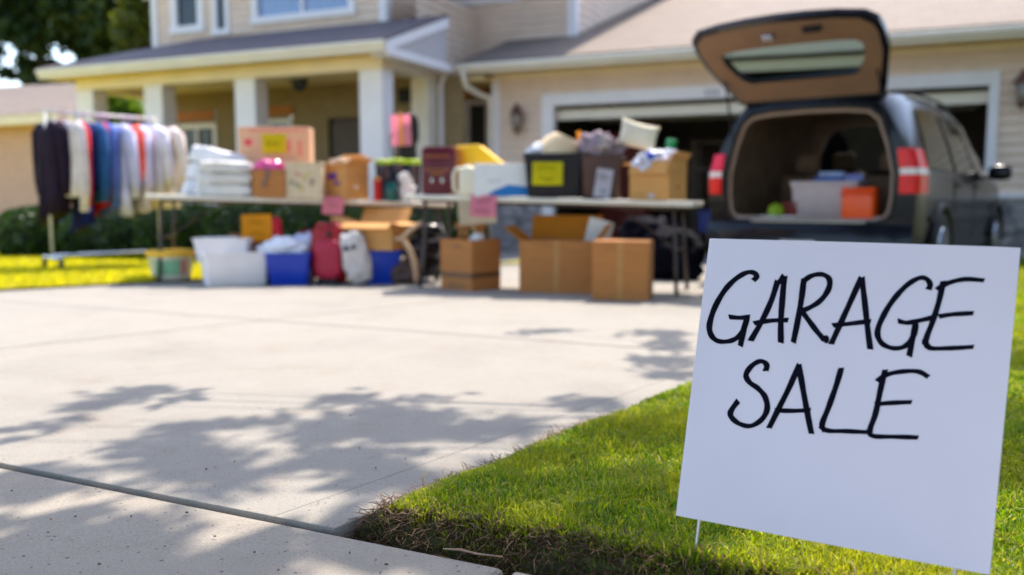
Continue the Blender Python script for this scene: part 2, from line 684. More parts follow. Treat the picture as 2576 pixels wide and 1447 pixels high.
def blades(name, xyz, hgt, wid, lean, m, curl=.5):
    n = len(xyz)
    ang = RNG.uniform(0, 2 * math.pi, n)
    dx, dy = np.cos(ang), np.sin(ang)
    la = RNG.uniform(0, 2 * math.pi, n)
    lx, ly = np.cos(la) * lean * hgt, np.sin(la) * lean * hgt
    v = np.zeros((n, 5, 3))
    v[:, 0] = xyz - np.stack([dx, dy, 0 * dx], 1) * wid[:, None] * .5
    v[:, 1] = xyz + np.stack([dx, dy, 0 * dx], 1) * wid[:, None] * .5
    mid = xyz + np.stack([lx * .35, ly * .35, hgt * .6], 1)
    v[:, 2] = mid + np.stack([dx, dy, 0 * dx], 1) * wid[:, None] * .42
    v[:, 3] = mid - np.stack([dx, dy, 0 * dx], 1) * wid[:, None] * .42
    v[:, 4] = xyz + np.stack([lx, ly, hgt * (1 - curl * np.clip(lean, 0, 1.4) * .5)], 1)
    base = (np.arange(n) * 5)[:, None]
    q = base + np.array([[0, 1, 2, 3]])
    tr = base + np.array([[3, 2, 4]])
    return np_mesh(name, v.reshape(-1, 3), q, m, tris=tr)

M_GRASS = leafmat('grass_blade', [(.05, .13, .004), (.10, .20, .006), (.17, .27, .010), (.27, .32, .014), (.38, .33, .10)], .5, .42, big=(2.2, (.32, .32, .02)))
M_GRASSFAR = leafmat('grass_far', [(.34, .36, .006), (.42, .41, .010), (.48, .43, .02)], .5, .6)
M_DEAD = leafmat('dead_grass', [(.045, .02, .011), (.10, .05, .024), (.20, .125, .06), (.075, .03, .017)], .2, .7)

def sample_front(n, ymin, ymax):
    out = []
    while len(out) < n:
        k = n * 3
        y = RNG.uniform(ymin, ymax, k)
        u = RNG.uniform(-.26, .68, k)
        x = u * y + RNG.uniform(-.02, .02, k)
        e = -((x - edgA[0]) * edgN[0] + (y - edgA[1]) * edgN[1])
        w = (x - gapA[0]) * gapN[0] + (y - gapA[1]) * gapN[1]
        jit = .02 * np.sin(x * 23 + y * 11) + .012 * np.sin(x * 61 - y * 47) + RNG.normal(0, .012, k)
        ok = (e > .0 + jit * .8 + .09 * np.exp(-w / .12)) & (w > .065 + 1.6 * jit)
        out += list(zip(x[ok], y[ok], e[ok], w[ok]))
    return np.array(out[:n])

def grass_patch(name, n, y0, y1, h0, h1, wd, lab):
    s = sample_front(n, y0, y1)
    z = np.array([bed_z(a, b) for a, b in s[:, :2]])
    xyz = np.column_stack([s[:, 0], s[:, 1], z - .004])
    cl = np.array([NZ.noise(Vector((a * 7, b * 7, 3))) for a, b in s[:, :2]])
    edge = np.clip(np.minimum(s[:, 2], s[:, 3]) / .10, .45, 1)
    h = RNG.uniform(h0, h1, n) * (1 + .35 * cl) * edge
    lean = np.abs(RNG.normal(.6, .45, n))
    tag(blades(name, xyz, h, RNG.uniform(.7, 1.3, n) * wd, lean, M_GRASS), lab, 'grass', kind='stuff')
grass_patch('grass', 100000, 1.2, 2.9, .016, .040, .0034, 'clipped green grass at the near corner of the front lawn')
grass_patch('grass', 70000, 2.9, 5.0, .022, .045, .007, 'green grass of the front lawn behind the sign')
grass_patch('grass', 40000, 5.0, 13, .035, .06, .018, 'bright grass of the front lawn beside the parked van')
# broad weed blades scattered in the near turf
s = sample_front(3000, 1.3, 3.0)
s = s[(s[:, 2] > .07) & (s[:, 3] > .16)]
z = np.array([bed_z(a, b) for a, b in s[:, :2]])
tag(blades('weeds', np.column_stack([s[:, 0], s[:, 1], z]), RNG.uniform(.02, .038, len(s)), RNG.uniform(.005, .009, len(s)), np.abs(RNG.normal(.9, .3, len(s))), M_GRASS), 'broad bladed weeds in the near turf', 'weeds', kind='stuff')

# brown roots and dead stems along the cut edge of the turf
def dead_edge(n):
    v, q = [], []
    for i in range(n):
        if random.random() < .8:
            L = random.uniform(.03, 1.7)
            W = abs(random.gauss(.062, .036)) + .004
            x = gapA[0] + gapN[0] * W
            y = gapA[1] + gapN[1] * W
            o = Vector((edgA[0] - gapA[0], edgA[1] - gapA[1]))
            s0 = o.x * gapD[0] + o.y * gapD[1]
            x += gapD[0] * (s0 + L); y += gapD[1] * (s0 + L)
        else:
            L = random.uniform(0, 1.2)
            W = abs(random.gauss(.012, .014))
            x = edgA[0] + edgD[0] * L - edgN[0] * W
            y = edgA[1] + edgD[1] * L - edgN[1] * W
        p = Vector((x, y, bed_z(x, y) + random.uniform(-.005, .012)))
        a = random.uniform(0, 6.28)
        d = Vector((math.cos(a), math.sin(a), random.uniform(-.25, .7))).normalized()
        ln = random.uniform(.015, .055)
        wv = Vector((-d.y, d.x, random.uniform(-.4, .4))).normalized() * random.uniform(.0006, .0017)
        bend = Vector((random.uniform(-1, 1), random.uniform(-1, 1), random.uniform(-1, .4))) * ln * .35
        k = len(v)
        m1 = p + d * ln * .5 + bend * .6
        e1 = p + d * ln + bend * .2 + Vector((0, 0, -ln * .15))
        v += [p - wv, p + wv, m1 + wv, m1 - wv, e1 + wv * .4, e1 - wv * .4]
        q += [(k, k + 1, k + 2, k + 3), (k + 3, k + 2, k + 4, k + 5)]
    return v, q
v, q = dead_edge(13000)
tag(np_mesh('dead_grass', [tuple(a) for a in v], q, M_DEAD), 'brown dead stems and roots along the cut turf edge', 'dead grass', kind='stuff')

# far left lawn blades
n = 60000
yy = RNG.uniform(7, 19, n)
xx = RNG.uniform(-.72, -.05, n) * yy
d = (xx - lfA[0]) * lfN[0] + (yy - lfA[1]) * lfN[1]
ht_ = (xx - HP0.x) * HA.x + (yy - HP0.y) * HA.y
hr_ = (xx - HP0.x) * HB.x + (yy - HP0.y) * HB.y
ok = (d > .03) & ~((ht_ > -2.0) & (hr_ > -5.2))
xx, yy = xx[ok], yy[ok]
n = len(xx)
tag(blades('grass', np.column_stack([xx, yy, -SLOPE * yy + .015]), RNG.uniform(.04, .075, n), RNG.uniform(.012, .026, n), np.abs(RNG.normal(.5, .3, n)), M_GRASSFAR),
    'sunlit yellow green grass of the side lawn under the clothes rack', 'grass', kind='stuff')

# ================================================================== HOUSE
house = thing('house', 'two storey house with beige lap siding, white columned porch and open double garage', 'house', HP0, -24)
GZ = -.03                                              # ground in the house frame

def siding(mb, t0, t1, z0, z1, r, out=-1, axis='t', pitch=.135):
    """lap siding: tilted courses, each with a lower lip"""
    n = max(1, round((z1 - z0) / pitch))
    for i in range(n):
        a = z0 + (z1 - z0) * i / n
        b = z0 + (z1 - z0) * (i + 1) / n
        lo, hi = .030 * out, .004 * out
        if axis == 't':
            mb.quad((t0, r + lo, a), (t1, r + lo, a), (t1, r + hi, b), (t0, r + hi, b))
            mb.quad((t0, r, a), (t1, r, a), (t1, r + lo, a), (t0, r + lo, a))
        else:
            mb.quad((r + lo, t0, a), (r + lo, t1, a), (r + hi, t1, b), (r + hi, t0, b))
            mb.quad((r, t0, a), (r, t1, a), (r + lo, t1, a), (r + lo, t0, a))

def wall_with_holes(mb, t0, t1, z0, z1, r, holes):
    xs = sorted({t0, t1, *[h[0] for h in holes], *[h[1] for h in holes]})
    for a, b in zip(xs, xs[1:]):
        hs = sorted([h for h in holes if h[0] <= a + 1e-6 and h[1] >= b - 1e-6], key=lambda h: h[2])
        z = z0
        for h in hs:
            if h[2] > z:
                siding(mb, a, b, z, h[2], r)
            z = h[3]
        if z < z1:
            siding(mb, a, b, z, z1, r)

def window(t0, t1, z0, z1, r, fw=.10, mull=(), rows=(), pane=None, inset=.05):
    """outer frame edges given; frame proud of wall, pane set back"""
    m = MB()
    m.span((t0, r - .045, z0), (t0 + fw, r + .06, z1), .006)
    m.span((t1 - fw, r - .045, z0), (t1, r + .06, z1), .006)
    m.span((t0 + fw + .001, r - .043, z1 - fw), (t1 - fw - .001, r + .06, z1), .006)
    m.span((t0 - .02, r - .065, z0 - .03), (t1 + .02, r + .06, z0 + fw * .75), .006)
    for k in mull:
        c = t0 + (t1 - t0) * k
        m.span((c - .028, r - .02, z0 + fw * .75), (c + .028, r + .05, z1 - fw))
    for k in rows:
        c = z0 + (z1 - z0) * k
        m.span((t0 + fw, r - .016, c - .016), (t1 - fw, r + .05, c + .016))
    f = m.build('window', M_TRIM, house)
    g = MB().span((t0 + fw * .8, r + .028, z0 + .04), (t1 - fw * .8, r + .045, z1 - fw * .8))
    g.build('pane', pane or M_GLASSDK, f)
    return f

R_PF, R_BM, R_UP, R_PW, R_W2, R_EA = -2.5, -2.15, -.6, -.4, 1.64, -.45
ROOFM = .33
ZE = 3.13                                              # garage eave top
# ---- upper storey front block
T_UL, T_UR = -7.14, -1.92
m = MB()
wins = [(-6.68, -5.87, 4.02, 5.6), (-5.66, -5.26, 3.93, 5.6), (-4.74, -2.52, 4.05, 5.6)]
wall_with_holes(m, T_UL, T_UR, 3.1, 6.4, R_UP, [(a + .03, b - .03, c + .03, d - .03) for a, b, c, d in wins])
m.build('upper_wall', M_SIDING, house)
window(*wins[0], R_UP, .15, pane=M_GLASSDK)
window(*wins[1], R_UP, .10, pane=M_GLASSDK)
window(*wins[2], R_UP, .13, mull=(.5,), pane=M_SKYCURTAIN)
m = MB()
siding(m, R_UP, 8, 2.9, 6.4, T_UR, out=1, axis='r')
siding(m, R_UP, 8, 2.9, 6.4, T_UL, out=-1, axis='r')
m.build('upper_side_wall', M_SIDING, house)
for t in (T_UL, T_UR):
    m = MB()
    s = -1 if t == T_UL else 1
    m.span((t + s * .025, R_UP - .045, 3.3), (t - s * .11, R_UP + .05, 6.4), .004)
    m.span((t + s * .045, R_UP - .02, 3.3), (t + s * .02, R_UP + .12, 6.4), .004)
    m.build('corner_trim', M_TRIM, house)
# ---- set-back wall above the garage
T_W2R = .62
m = MB()
siding(m, T_UR + .02, T_W2R, 2.6, 6.4, R_W2)
siding(m, R_W2, 16, 2.6, 8.5, T_W2R, out=1, axis='r', pitch=.15)
m.build('setback_wall', M_SIDING, house)
t_, z_ = hp(1440, 95, R_W2)
m = MB()
m.span((T_W2R - .12, R_W2 - .05, 3.5), (T_W2R + .04, R_W2 - .021, 6.4), .004)
m.span((T_W2R + .021, R_W2 - .045, 3.5), (T_W2R + .05, R_W2 + .13, 6.4), .004)
m.build('corner_trim', M_TRIM, house)
a = hp(1127, 12, R_W2); b = hp(1305, 2, R_W2)
window(a[0], b[0], a[1] - .05, 5.9, R_W2, .14, mull=(.5,))
# upper roof far above, for shade only where the house has it
m = MB()
m.span((T_UL - .5, R_UP - .5, 6.4), (T_W2R + .5, 12, 6.52))
m.build('upper_roof', M_ROOF, house)

# ---- porch
T_PL, T_PR = -7.95, -.74
T_CR = -1.03                                           # right face of the corner column
ZP0, ZP1 = 3.01, 3.19
m = MB()
apex_r, apex_z = -.62, 3.86
# shed roof slab with hipped left end
def pz(r): return ZP1 + (r - R_PF) * (apex_z - ZP1) / (apex_r - R_PF)
hipr = R_PF + (apex_r - R_PF)
sl = .045
roofpts = [(T_PL, R_PF, ZP1 + .005), (T_PR, R_PF, ZP1 + .005), (T_PR, R_W2, pz(R_W2) if False else apex_z + .0), ]
top = [(T_PL, R_PF - .03, pz(R_PF - .03) + .01), (T_PR + .03, R_PF - .03, pz(R_PF - .03) + .01), (T_PR + .03, apex_r, apex_z + .01), (T_PL + 1.9, apex_r, apex_z + .01)]
m.quad(*top)
m.quad(*[(x, y, z - sl) for x, y, z in top])
for i in range(4):
    p, q = top[i], top[(i + 1) % 4]
    m.quad(p, q, (q[0], q[1], q[2] - sl), (p[0], p[1], p[2] - sl))
# hip face to the left
m.quad((T_PL, R_PF - .03, pz(R_PF) + .004), (T_PL + 1.9, apex_r, apex_z + .009), (T_PL + 1.9, apex_r + 4, apex_z + .009), (T_PL, apex_r + 4, pz(R_PF)))
m.build('porch_roof', M_ROOFSHADE, house)
m = MB()
m.span((T_PL, R_PF - .02, ZP0), (T_PR + .02, R_PF + .03, ZP1 - .02), .004)            # gutter board
m.span((T_PL - .012, R_PF - .06, ZP1 - .10), (T_PR + .01, R_PF - .022, ZP1 - .025), .012)
m.span((T_PL - .01, R_PF + .032, ZP0), (T_PL + .03, 3.5, ZP1 - .03), .004)
m.build('fascia', M_FASCIA, house)
m = MB()
m.span((T_PL + .035, R_PF + .035, ZP0 + .02), (T_PR - .01, R_BM + .1, ZP0 + .045))
m.span((T_PL + .035, R_BM + .36, 2.93), (T_CR - .31, R_PW - .002, 2.95))
m.build('soffit', M_SOFFIT, house)
m = MB()
m.span((-7.46, R_BM, 2.82), (T_CR, R_BM + .32, ZP0 + .015), .005)
m.span((-7.46, R_BM + .323, 2.82), (-7.16, 2.5, ZP0 + .015), .005)
m.build('beam', M_BEAM, house)
m = MB()
m.span((T_CR - .30, R_BM + .323, 2.86), (T_CR, -.4, ZP0 + .10), .005)
m.build('side_beam', M_FASCIA, house)
# shed gable at the porch's right end: rake board and triangular infill
m = MB()
def rake(t, w0, w1, th):
    A = (R_PF - .02, pz(R_PF) - w0 - .02); B = (apex_r, apex_z - w0 - .02)
    m.prism([A, B, (B[0], B[1] - w1), (A[0], A[1] - w1)], t, t + th, axis='x')
rake(T_PR - .01, .0, .17, .035)
MB().prism([(R_PF + .04, ZP0 - .0), (apex_r - .01, ZP0 + .0), (apex_r - .01, apex_z - .06), (R_PF + .04, pz(R_PF) - .05)], T_PR - .08, T_PR - .02, axis='x').build('gable_panel', mat('gable_shaded_white', (.50, .45, .44), .6, .05, 3), house)  # white infill, its grey shading put into the colour
m.span((T_PR - .02, R_PF + .04, ZP0 - .05), (T_PR + .02, -.35, ZP0 + .07), .004)
m.span((T_CR + .002, R_PF + .05, ZP0 - .05), (T_PR - .022, -.35, ZP0 - .02))
m.build('gable_trim', M_TRIM, house)
# return wall from the porch roof to the set-back wall
m = MB()
siding(m, apex_r + .01, R_W2, 2.9, 4.4, T_PR - .6, out=1, axis='r')
m.build('upper_side_wall', M_SIDING, house)
cw = .40
for t0, t1 in ((-7.46, -7.06), (-5.83, -5.42), (-3.84, -3.43), (-1.44, T_CR)):
    m = MB()
    m.span((t0, R_BM + .004, -.1), (t1, R_BM + .32, 2.818), .008)
    m.span((t0 - .025, R_BM - .02, -.1), (t1 + .025, R_BM + .345, .32), .008)
    m.build('column', M_TRIM, house)
m = MB()
m.span((-7.8, R_BM - .12, -.2), (-.3, R_W2, .12), .01)
m.build('porch_floor', M_CONC, house)
# porch rear wall with lintels, windows, door
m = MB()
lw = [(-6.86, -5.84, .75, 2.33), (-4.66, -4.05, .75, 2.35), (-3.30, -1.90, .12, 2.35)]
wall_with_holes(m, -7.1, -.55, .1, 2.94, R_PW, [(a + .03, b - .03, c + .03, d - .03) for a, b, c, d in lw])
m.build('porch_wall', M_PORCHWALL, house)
window(*lw[0], R_PW, .09, mull=(.5,), rows=(.48,))
window(*lw[1], R_PW, .08, pane=M_SKYCURTAIN)
MB().span((-6.80, R_PW - .05, 2.40), (-5.90, R_PW - .022, 2.56), .004).build('lintel', M_WOOD, house)
MB().span((-4.62, R_PW - .05, 2.42), (-4.02, R_PW - .022, 2.58), .004).build('lintel', M_WOOD, house)
MB().span((-3.75, R_PW + .075, .1), (-1.5, R_PW + .10, 2.5)).build('door_casing', M_DOOR, house)
m = MB()
m.span((-3.22, R_PW + .02, .12), (-2.55, R_PW + .06, 2.25), .006)
m.span((-2.53, R_PW + .02, .12), (-1.95, R_PW + .06, 2.25), .006)
dr = m.build('front_door', M_DOOR, house)
m = MB()
m.tube([(-2.60, R_PW + .02, 1.0), (-2.60, R_PW - .05, 1.0), (-2.60, R_PW - .05, 1.15), (-2.60, R_PW + .02, 1.15)], .012)
m.build('handle', M_CHROME, dr)
m = MB()
m.span((-1.80, R_PW - .05, 2.52), (-1.47, R_PW - .022, 2.76), .01)
m.build('house_vent', M_BLACKPL, house)
m = MB()
m.span((-1.37, R_PW - .34, .12), (-1.05, R_PW - .03, 2.87), .006)
m.build('pilaster', M_FASCIA, house)
# the narrow wall between the porch and the garage
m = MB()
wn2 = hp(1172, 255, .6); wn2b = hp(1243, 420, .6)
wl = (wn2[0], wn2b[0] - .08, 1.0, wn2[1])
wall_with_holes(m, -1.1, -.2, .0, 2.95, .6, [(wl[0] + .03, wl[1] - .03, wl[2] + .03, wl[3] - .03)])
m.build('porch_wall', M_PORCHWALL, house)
window(*wl, .6, .07)
m = MB()
m.span((wl[0] - .02, .55, wl[3] + .06), (wl[1] + .02, .578, wl[3] + .22), .004)
m.build('lintel', M_WOOD, house)
m = MB()
m.span((-.95, -.38, 2.84), (-.2, .59, 2.9))
m.build('soffit', M_SOFFIT, house)
m = MB()
m.tube([(-.98, -.42, .1), (-.98, -.42, 2.8), (-.90, -.42, 2.95)], .045, 8)
m.build('downspout', M_TRIM, house)

# ---- garage
T_GL, T_GR = -.18, 9.6
D0, D1, DZ = .89, 7.11, 2.40
m = MB()
ST = .95
wall_with_holes(m, T_GL, D0 - .21, ST, 2.98, 0, [])
wall_with_holes(m, D1 + .12, T_GR, ST, 2.98, 0, [])
wall_with_holes(m, D0 - .21, D1 + .12, 2.58, 2.98, 0, [])
m.build('garage_wall', M_SIDING, house)
m = MB()
siding(m, 0, R_W2 + .2, .0, 2.98, T_GL, out=-1, axis='r')
siding(m, 0, 9, .0, 2.98, T_GR, out=1, axis='r')
m.build('garage_side_wall', M_SIDING, house)
for a_, b_ in ((T_GL - .04, D0 - .21), (D1 + .12, T_GR)):
    MB().span((a_, -.09, -.3), (b_, .05, ST - .05)).build('stone_base', M_STONE, house)
    MB().span((a_ - .02 * (a_ < 0), -.12, ST - .05), (b_, .04, ST + .02), .008).build('stone_ledge', M_TRIM, house)
m = MB()
m.span((T_GL - .03, -.045, ST + .02), (T_GL + .10, -.021, 2.96), .004)
m.span((T_GL - .05, -.04, ST + .02), (T_GL - .022, .10, 2.96), .004)
m.build('corner_trim', M_TRIM, house)
m = MB()
m.span((D0 - .21, -.05, -.2), (D0, .10, DZ + .19), .006)
m.span((D1, -.05, -.2), (D1 + .12, .10, DZ + .19), .006)
m.span((D0 + .001, -.052, DZ), (D1 - .001, .10, DZ + .19), .006)
m.build('door_frame', M_TRIM, house)
m = MB()
tn, zn = hp(1790, 233, -.06)
for k in range(3):
    m.span((tn - .10 + k * .08, -.0575, zn - .05), (tn - .05 + k * .08, -.0535, zn + .05), .004)
m.build('house_number', mat('number_grey', (.45, .43, .43), .5), house)
m = MB()
m.span((T_GL - .05, -.05, 2.86), (T_GR, -.022, 3.0), .004)
m.build('frieze_board', M_BEAM, house)
# roof plane with a hip at the right end
def gzr(r): return ZE + ROOFM * (r - R_EA)
m = MB()
TL, TR, RB = -.66, 10.25, 14.5
roof = [(TL, R_EA - .03, gzr(R_EA - .03)), (TR, R_EA - .03, gzr(R_EA - .03)), (TR - 8.2, 8.2 + R_EA, gzr(8.2 + R_EA)), (T_W2R + .03, 8.2 + R_EA, gzr(8.2 + R_EA)), (T_W2R + .03, R_W2 - .022, gzr(R_W2 - .022)), (TL, R_W2 - .022, gzr(R_W2 - .022))]
b = m.bm
A = [b.verts.new(p) for p in roof]
B = [b.verts.new((x, y, z - .04)) for x, y, z in roof]
b.faces.new(A); b.faces.new(B[::-1])
for i in range(6):
    b.faces.new((A[i], A[(i + 1) % 6], B[(i + 1) % 6], B[i]))
m.quad((TR, R_EA - .03, gzr(R_EA - .03)), (TR, 16, gzr(R_EA)), (TR - 8.2, 16, gzr(8.2 + R_EA)), (TR - 8.2, 8.2 + R_EA, gzr(8.2 + R_EA) + .001))
m.build('garage_roof', M_ROOF, house)
m = MB()
m.span((TL, R_EA - .02, ZE - .19), (TR, R_EA + .03, ZE - .05), .004)
m.span((TL, R_EA - .075, ZE - .13), (TR, R_EA - .022, ZE - .045), .014)
m.span((TL, R_EA + .032, ZE - .19), (TL + .03, R_W2 - .05, ZE - .06), .004)
m.build('fascia', M_FASCIA, house)
m = MB()
m.span((TL + .032, R_EA + .032, ZE - .18), (TR, -.06, ZE - .155))
m.span((TL + .032, -.055, ZE - .18), (T_GL - .06, R_W2 - .03, ZE - .155))
m.build('soffit', M_SOFFIT, house)
m = MB()
m.tube([(-.52, R_EA - .04, ZE - .14), (-.52, R_EA - .03, ZE - .28), (-.50, R_EA + .02, ZE - .40), (-.38, -.24, ZE - .50), (-.24, -.085, ZE - .56), (-.215, -.075, ZE - .75), (-.215, -.075, .0)], .047, 10)
m.build('downspout', M_FASCIA, house, smooth=True)
# garage inside
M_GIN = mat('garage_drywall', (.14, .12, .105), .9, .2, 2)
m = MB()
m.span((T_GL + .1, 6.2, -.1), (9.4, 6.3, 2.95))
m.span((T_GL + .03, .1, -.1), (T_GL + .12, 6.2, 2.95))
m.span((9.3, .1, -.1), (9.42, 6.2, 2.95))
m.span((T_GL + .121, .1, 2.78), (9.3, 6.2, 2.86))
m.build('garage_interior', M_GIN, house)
m = MB()
for k in range(4):
    m.span((D0 - .02, .12 + k * .66, DZ - .10 + k * .012), (D1 + .02, .12 + k * .66 + .64, DZ - .055 + k * .012), .008)
m.span((D0 - .02, .11, DZ - .22), (D1 + .02, .15, DZ - .07), .008)
m.build('garage_door', M_FASCIA, house)

mb = MB()
for r0, r1 in ((-5.2, -3.6), (-3.59, -2.0), (-1.99, -.1)):
    c_ = [hw(t, r, 0) for t, r in ((-2.0, r0), (1.4, r0), (1.4, r1), (-2.0, r1))]
    slab(mb, [(p.x, p.y) for p in c_], .004, .03, .12, .008)
tag(mb.build('path', M_CONC), 'concrete walk from the driveway to the porch', kind='structure')

# ---- lanterns
M_BRONZE = mat('bronze', (.13, .055, .04), .45, .25, 10, metal=.5)
M_LGLASS = mat('lamp_glass', (.55, .48, .40), .15, .1, 6, trans=.5)
def coach_lamp(t, z, label):
    o = thing('wall_lantern', label, 'wall lamp', hw(t, -.022, z), -24, 'coach lamps beside the garage door')
    m = MB()
    m.lathe([(.055, 0), (.06, .02), (.02, .03)], (0, 0, 0), 14, rot=(90, 0, 0))
    m.tube([(0, -.02, 0), (0, -.10, .05), (0, -.15, .15), (0, -.15, .20)], .012)
    m.build('bracket', M_BRONZE, o)
    m = MB()
    m.lathe([(.012, .27), (.03, .24), (.035, .21), (.075, .17), (.105, .10), (.11, .085), (.10, .08)], (0, -.15, 0), 8)
    m.lathe([(.03, -.22), (.06, -.20), (.065, -.18), (.03, -.17)], (0, -.15, 0), 8)
    m.lathe([(.008, -.27), (.022, -.24), (.01, -.21)], (0, -.15, 0), 8)
    for k in range(4):
        a = k * math.pi / 2 + .78
        m.tube([(.098 * math.cos(a), -.15 + .098 * math.sin(a), .09), (.062 * math.cos(a), -.15 + .062 * math.sin(a), -.18)], .008, 6)
    m.build('lamp_cage', M_BRONZE, o)
    MB().lathe([(.055, -.175), (.09, .08)], (0, -.15, 0), 12).build('lamp_glass', M_LGLASS, o, smooth=True)
tl, zl = hp(1300, 305, -.17)
coach_lamp(tl, zl + .03, 'bronze coach lamp on the siding between the porch and the garage opening')
tl, zl = hp(2572, 232, -.17)
coach_lamp(tl, zl + .03, 'bronze coach lamp cut by the right edge, on the siding right of the garage opening')
tl, zl = hp(752, 205, -1.2)
o = thing('porch_lantern', 'dark round lantern hanging under the porch ceiling between two columns', 'hanging lamp', hw(tl, -1.2, zl), -24)
m = MB()
m.tube([(0, 0, .12), (0, 0, 2.93 - zl)], .01)
m.lathe([(.02, .16), (.05, .13), (.14, .10), (.16, .06)], (0, 0, 0), 16)
m.build('lamp_hood', M_BLACKPL, o)
MB().lathe([(.03, -.17), (.10, -.13), (.145, -.04), (.15, .055)], (0, 0, 0), 16).build('lamp_globe', mat('smoked_glass', (.05, .05, .055), .15, .1), o, smooth=True)

# ---- things in the garage
tg = hw(1.35, 2.6, 0)
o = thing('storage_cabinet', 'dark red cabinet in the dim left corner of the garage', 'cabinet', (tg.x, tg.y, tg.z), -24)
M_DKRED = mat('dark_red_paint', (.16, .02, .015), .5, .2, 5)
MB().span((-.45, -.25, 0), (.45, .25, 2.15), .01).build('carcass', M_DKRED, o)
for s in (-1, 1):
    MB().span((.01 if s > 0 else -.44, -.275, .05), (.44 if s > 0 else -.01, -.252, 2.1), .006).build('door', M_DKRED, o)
tg = hw(3.4, 3.4, 0)
o = thing('shelving_unit', 'dark metal shelving unit deep inside the garage', 'shelf', tg, -24)
m = MB()
for x in (-.9, .9):
    for y in (-.25, .25):
        m.box((x, y, 1.0), (.04, .04, 2.0))
m.build('upright', M_STEEL, o)
for z in (.25, .85, 1.45, 1.95):
    MB().box((0, 0, z), (1.9, .56, .03)).build('shelf', M_STEEL, o)
for k, (x, z, w, h, mm, lb) in enumerate([(-.5, .265, .6, .4, M_BLUE, 'blue bin on the lowest shelf inside the dim garage'), (.35, .865, .7, .35, M_CARD, 'brown carton on the middle shelf inside the dim garage')]):
    q = tg + HA * x + Vector((0, 0, z + .001))
    o2 = thing('storage_bin' if k == 0 else 'carton', lb, 'bin' if k == 0 else 'box', q, -24)
    MB().box((0, 0, h / 2), (w, .4, h), bev=.015).build('bin_body' if k == 0 else 'box_body', mm, o2)
    MB().box((0, 0, h + .011), (w + .03, .43, .02), bev=.005).build('lid', mm, o2)

# ================================================================== TREES, SHRUBS
def leaf_cards(centers, sizes, m, name, parent, asp=.5):
    n = len(centers)
    C = np.asarray(centers)
    S = np.asarray(sizes)[:, None]
    a = RNG.normal(size=(n, 3)); a /= np.linalg.norm(a, axis=1)[:, None]
    b = RNG.normal(size=(n, 3)); b -= (b * a).sum(1)[:, None] * a; b /= np.linalg.norm(b, axis=1)[:, None]
    c = np.cross(a, b)
    v = np.stack([C - a * S, C + b * S * asp + c * S * .12, C + a * S, C - b * S * asp + c * S * .12], 1)
    q = np.arange(n * 4).reshape(n, 4)
    return np_mesh(name, v.reshape(-1, 3), q, m, parent)

M_BARK = mat('bark', (.10, .075, .055), .9, .35, 12, bmp=.8, bscale=25, stretch=(1, 1, .3))
M_OAK = leafmat('oak_leaf', [(.008, .022, .004), (.02, .045, .007), (.035, .065, .008), (.06, .085, .012)], .3)
M_LIME = leafmat('lime_leaf', [(.06, .13, .01), (.10, .19, .015), (.14, .24, .02)], .45)
M_BOX = leafmat('box_leaf', [(.010, .03, .004), (.018, .05, .006), (.03, .075, .008), (.045, .10, .01)], .2, .4)
M_OLIVE = leafmat('olive_leaf', [(.05, .075, .008), (.09, .11, .012), (.13, .14, .02)], .4)

def tree(label, base, hgt, clumps, m, nleaf, lsize, trunk_r=.22, group=None, spread=.32):
    """clumps: list of (x,y,z,radius) offsets from base; limbs run from the trunk to each"""
    o = thing('tree', label, 'tree', base, 0, group)
    b = MB()
    fork = Vector((0, 0, hgt * .38))
    b.tube([(0, 0, -.2), (.03, 0, hgt * .15), (0, .04, hgt * .28), fork], [trunk_r * 1.35, trunk_r, trunk_r * .9, trunk_r * .8], 10)
    for i, (x, y, z, r) in enumerate(clumps):
        if i % 2 == 0 or len(clumps) < 14:
            e = Vector((x, y, z))
            mid = fork.lerp(e, .5) + Vector((random.uniform(-.2, .2), random.uniform(-.2, .2), .25))
            b.tube([fork - Vector((0, 0, .15)), fork.lerp(mid, .5), mid, e], [trunk_r * .45, trunk_r * .3, trunk_r * .2, .02], 6)
    b.build('trunk', M_BARK, o, smooth=True)
    cs, ss = [], []
    tot = sum(c[3] ** 2 for c in clumps)
    for x, y, z, r in clumps:
        k = int(nleaf * r * r / tot)
        # several small sprays inside each clump
        ns = max(4, int(k / 60))
        sp = RNG.normal(size=(ns, 3)); sp /= np.linalg.norm(sp, axis=1)[:, None]
        sp *= (RNG.uniform(.3, 1, ns) ** .6)[:, None] * r * np.array([1, 1, .8])
        idx = RNG.integers(0, ns, k)
        p = np.array([x, y, z]) + sp[idx] + RNG.normal(0, r * spread, (k, 3))
        cs.append(p)
        ss.append(RNG.uniform(.6, 1.3, k) * lsize)
    leaf_cards(np.concatenate(cs), np.concatenate(ss), m, 'crown', o)
    return o

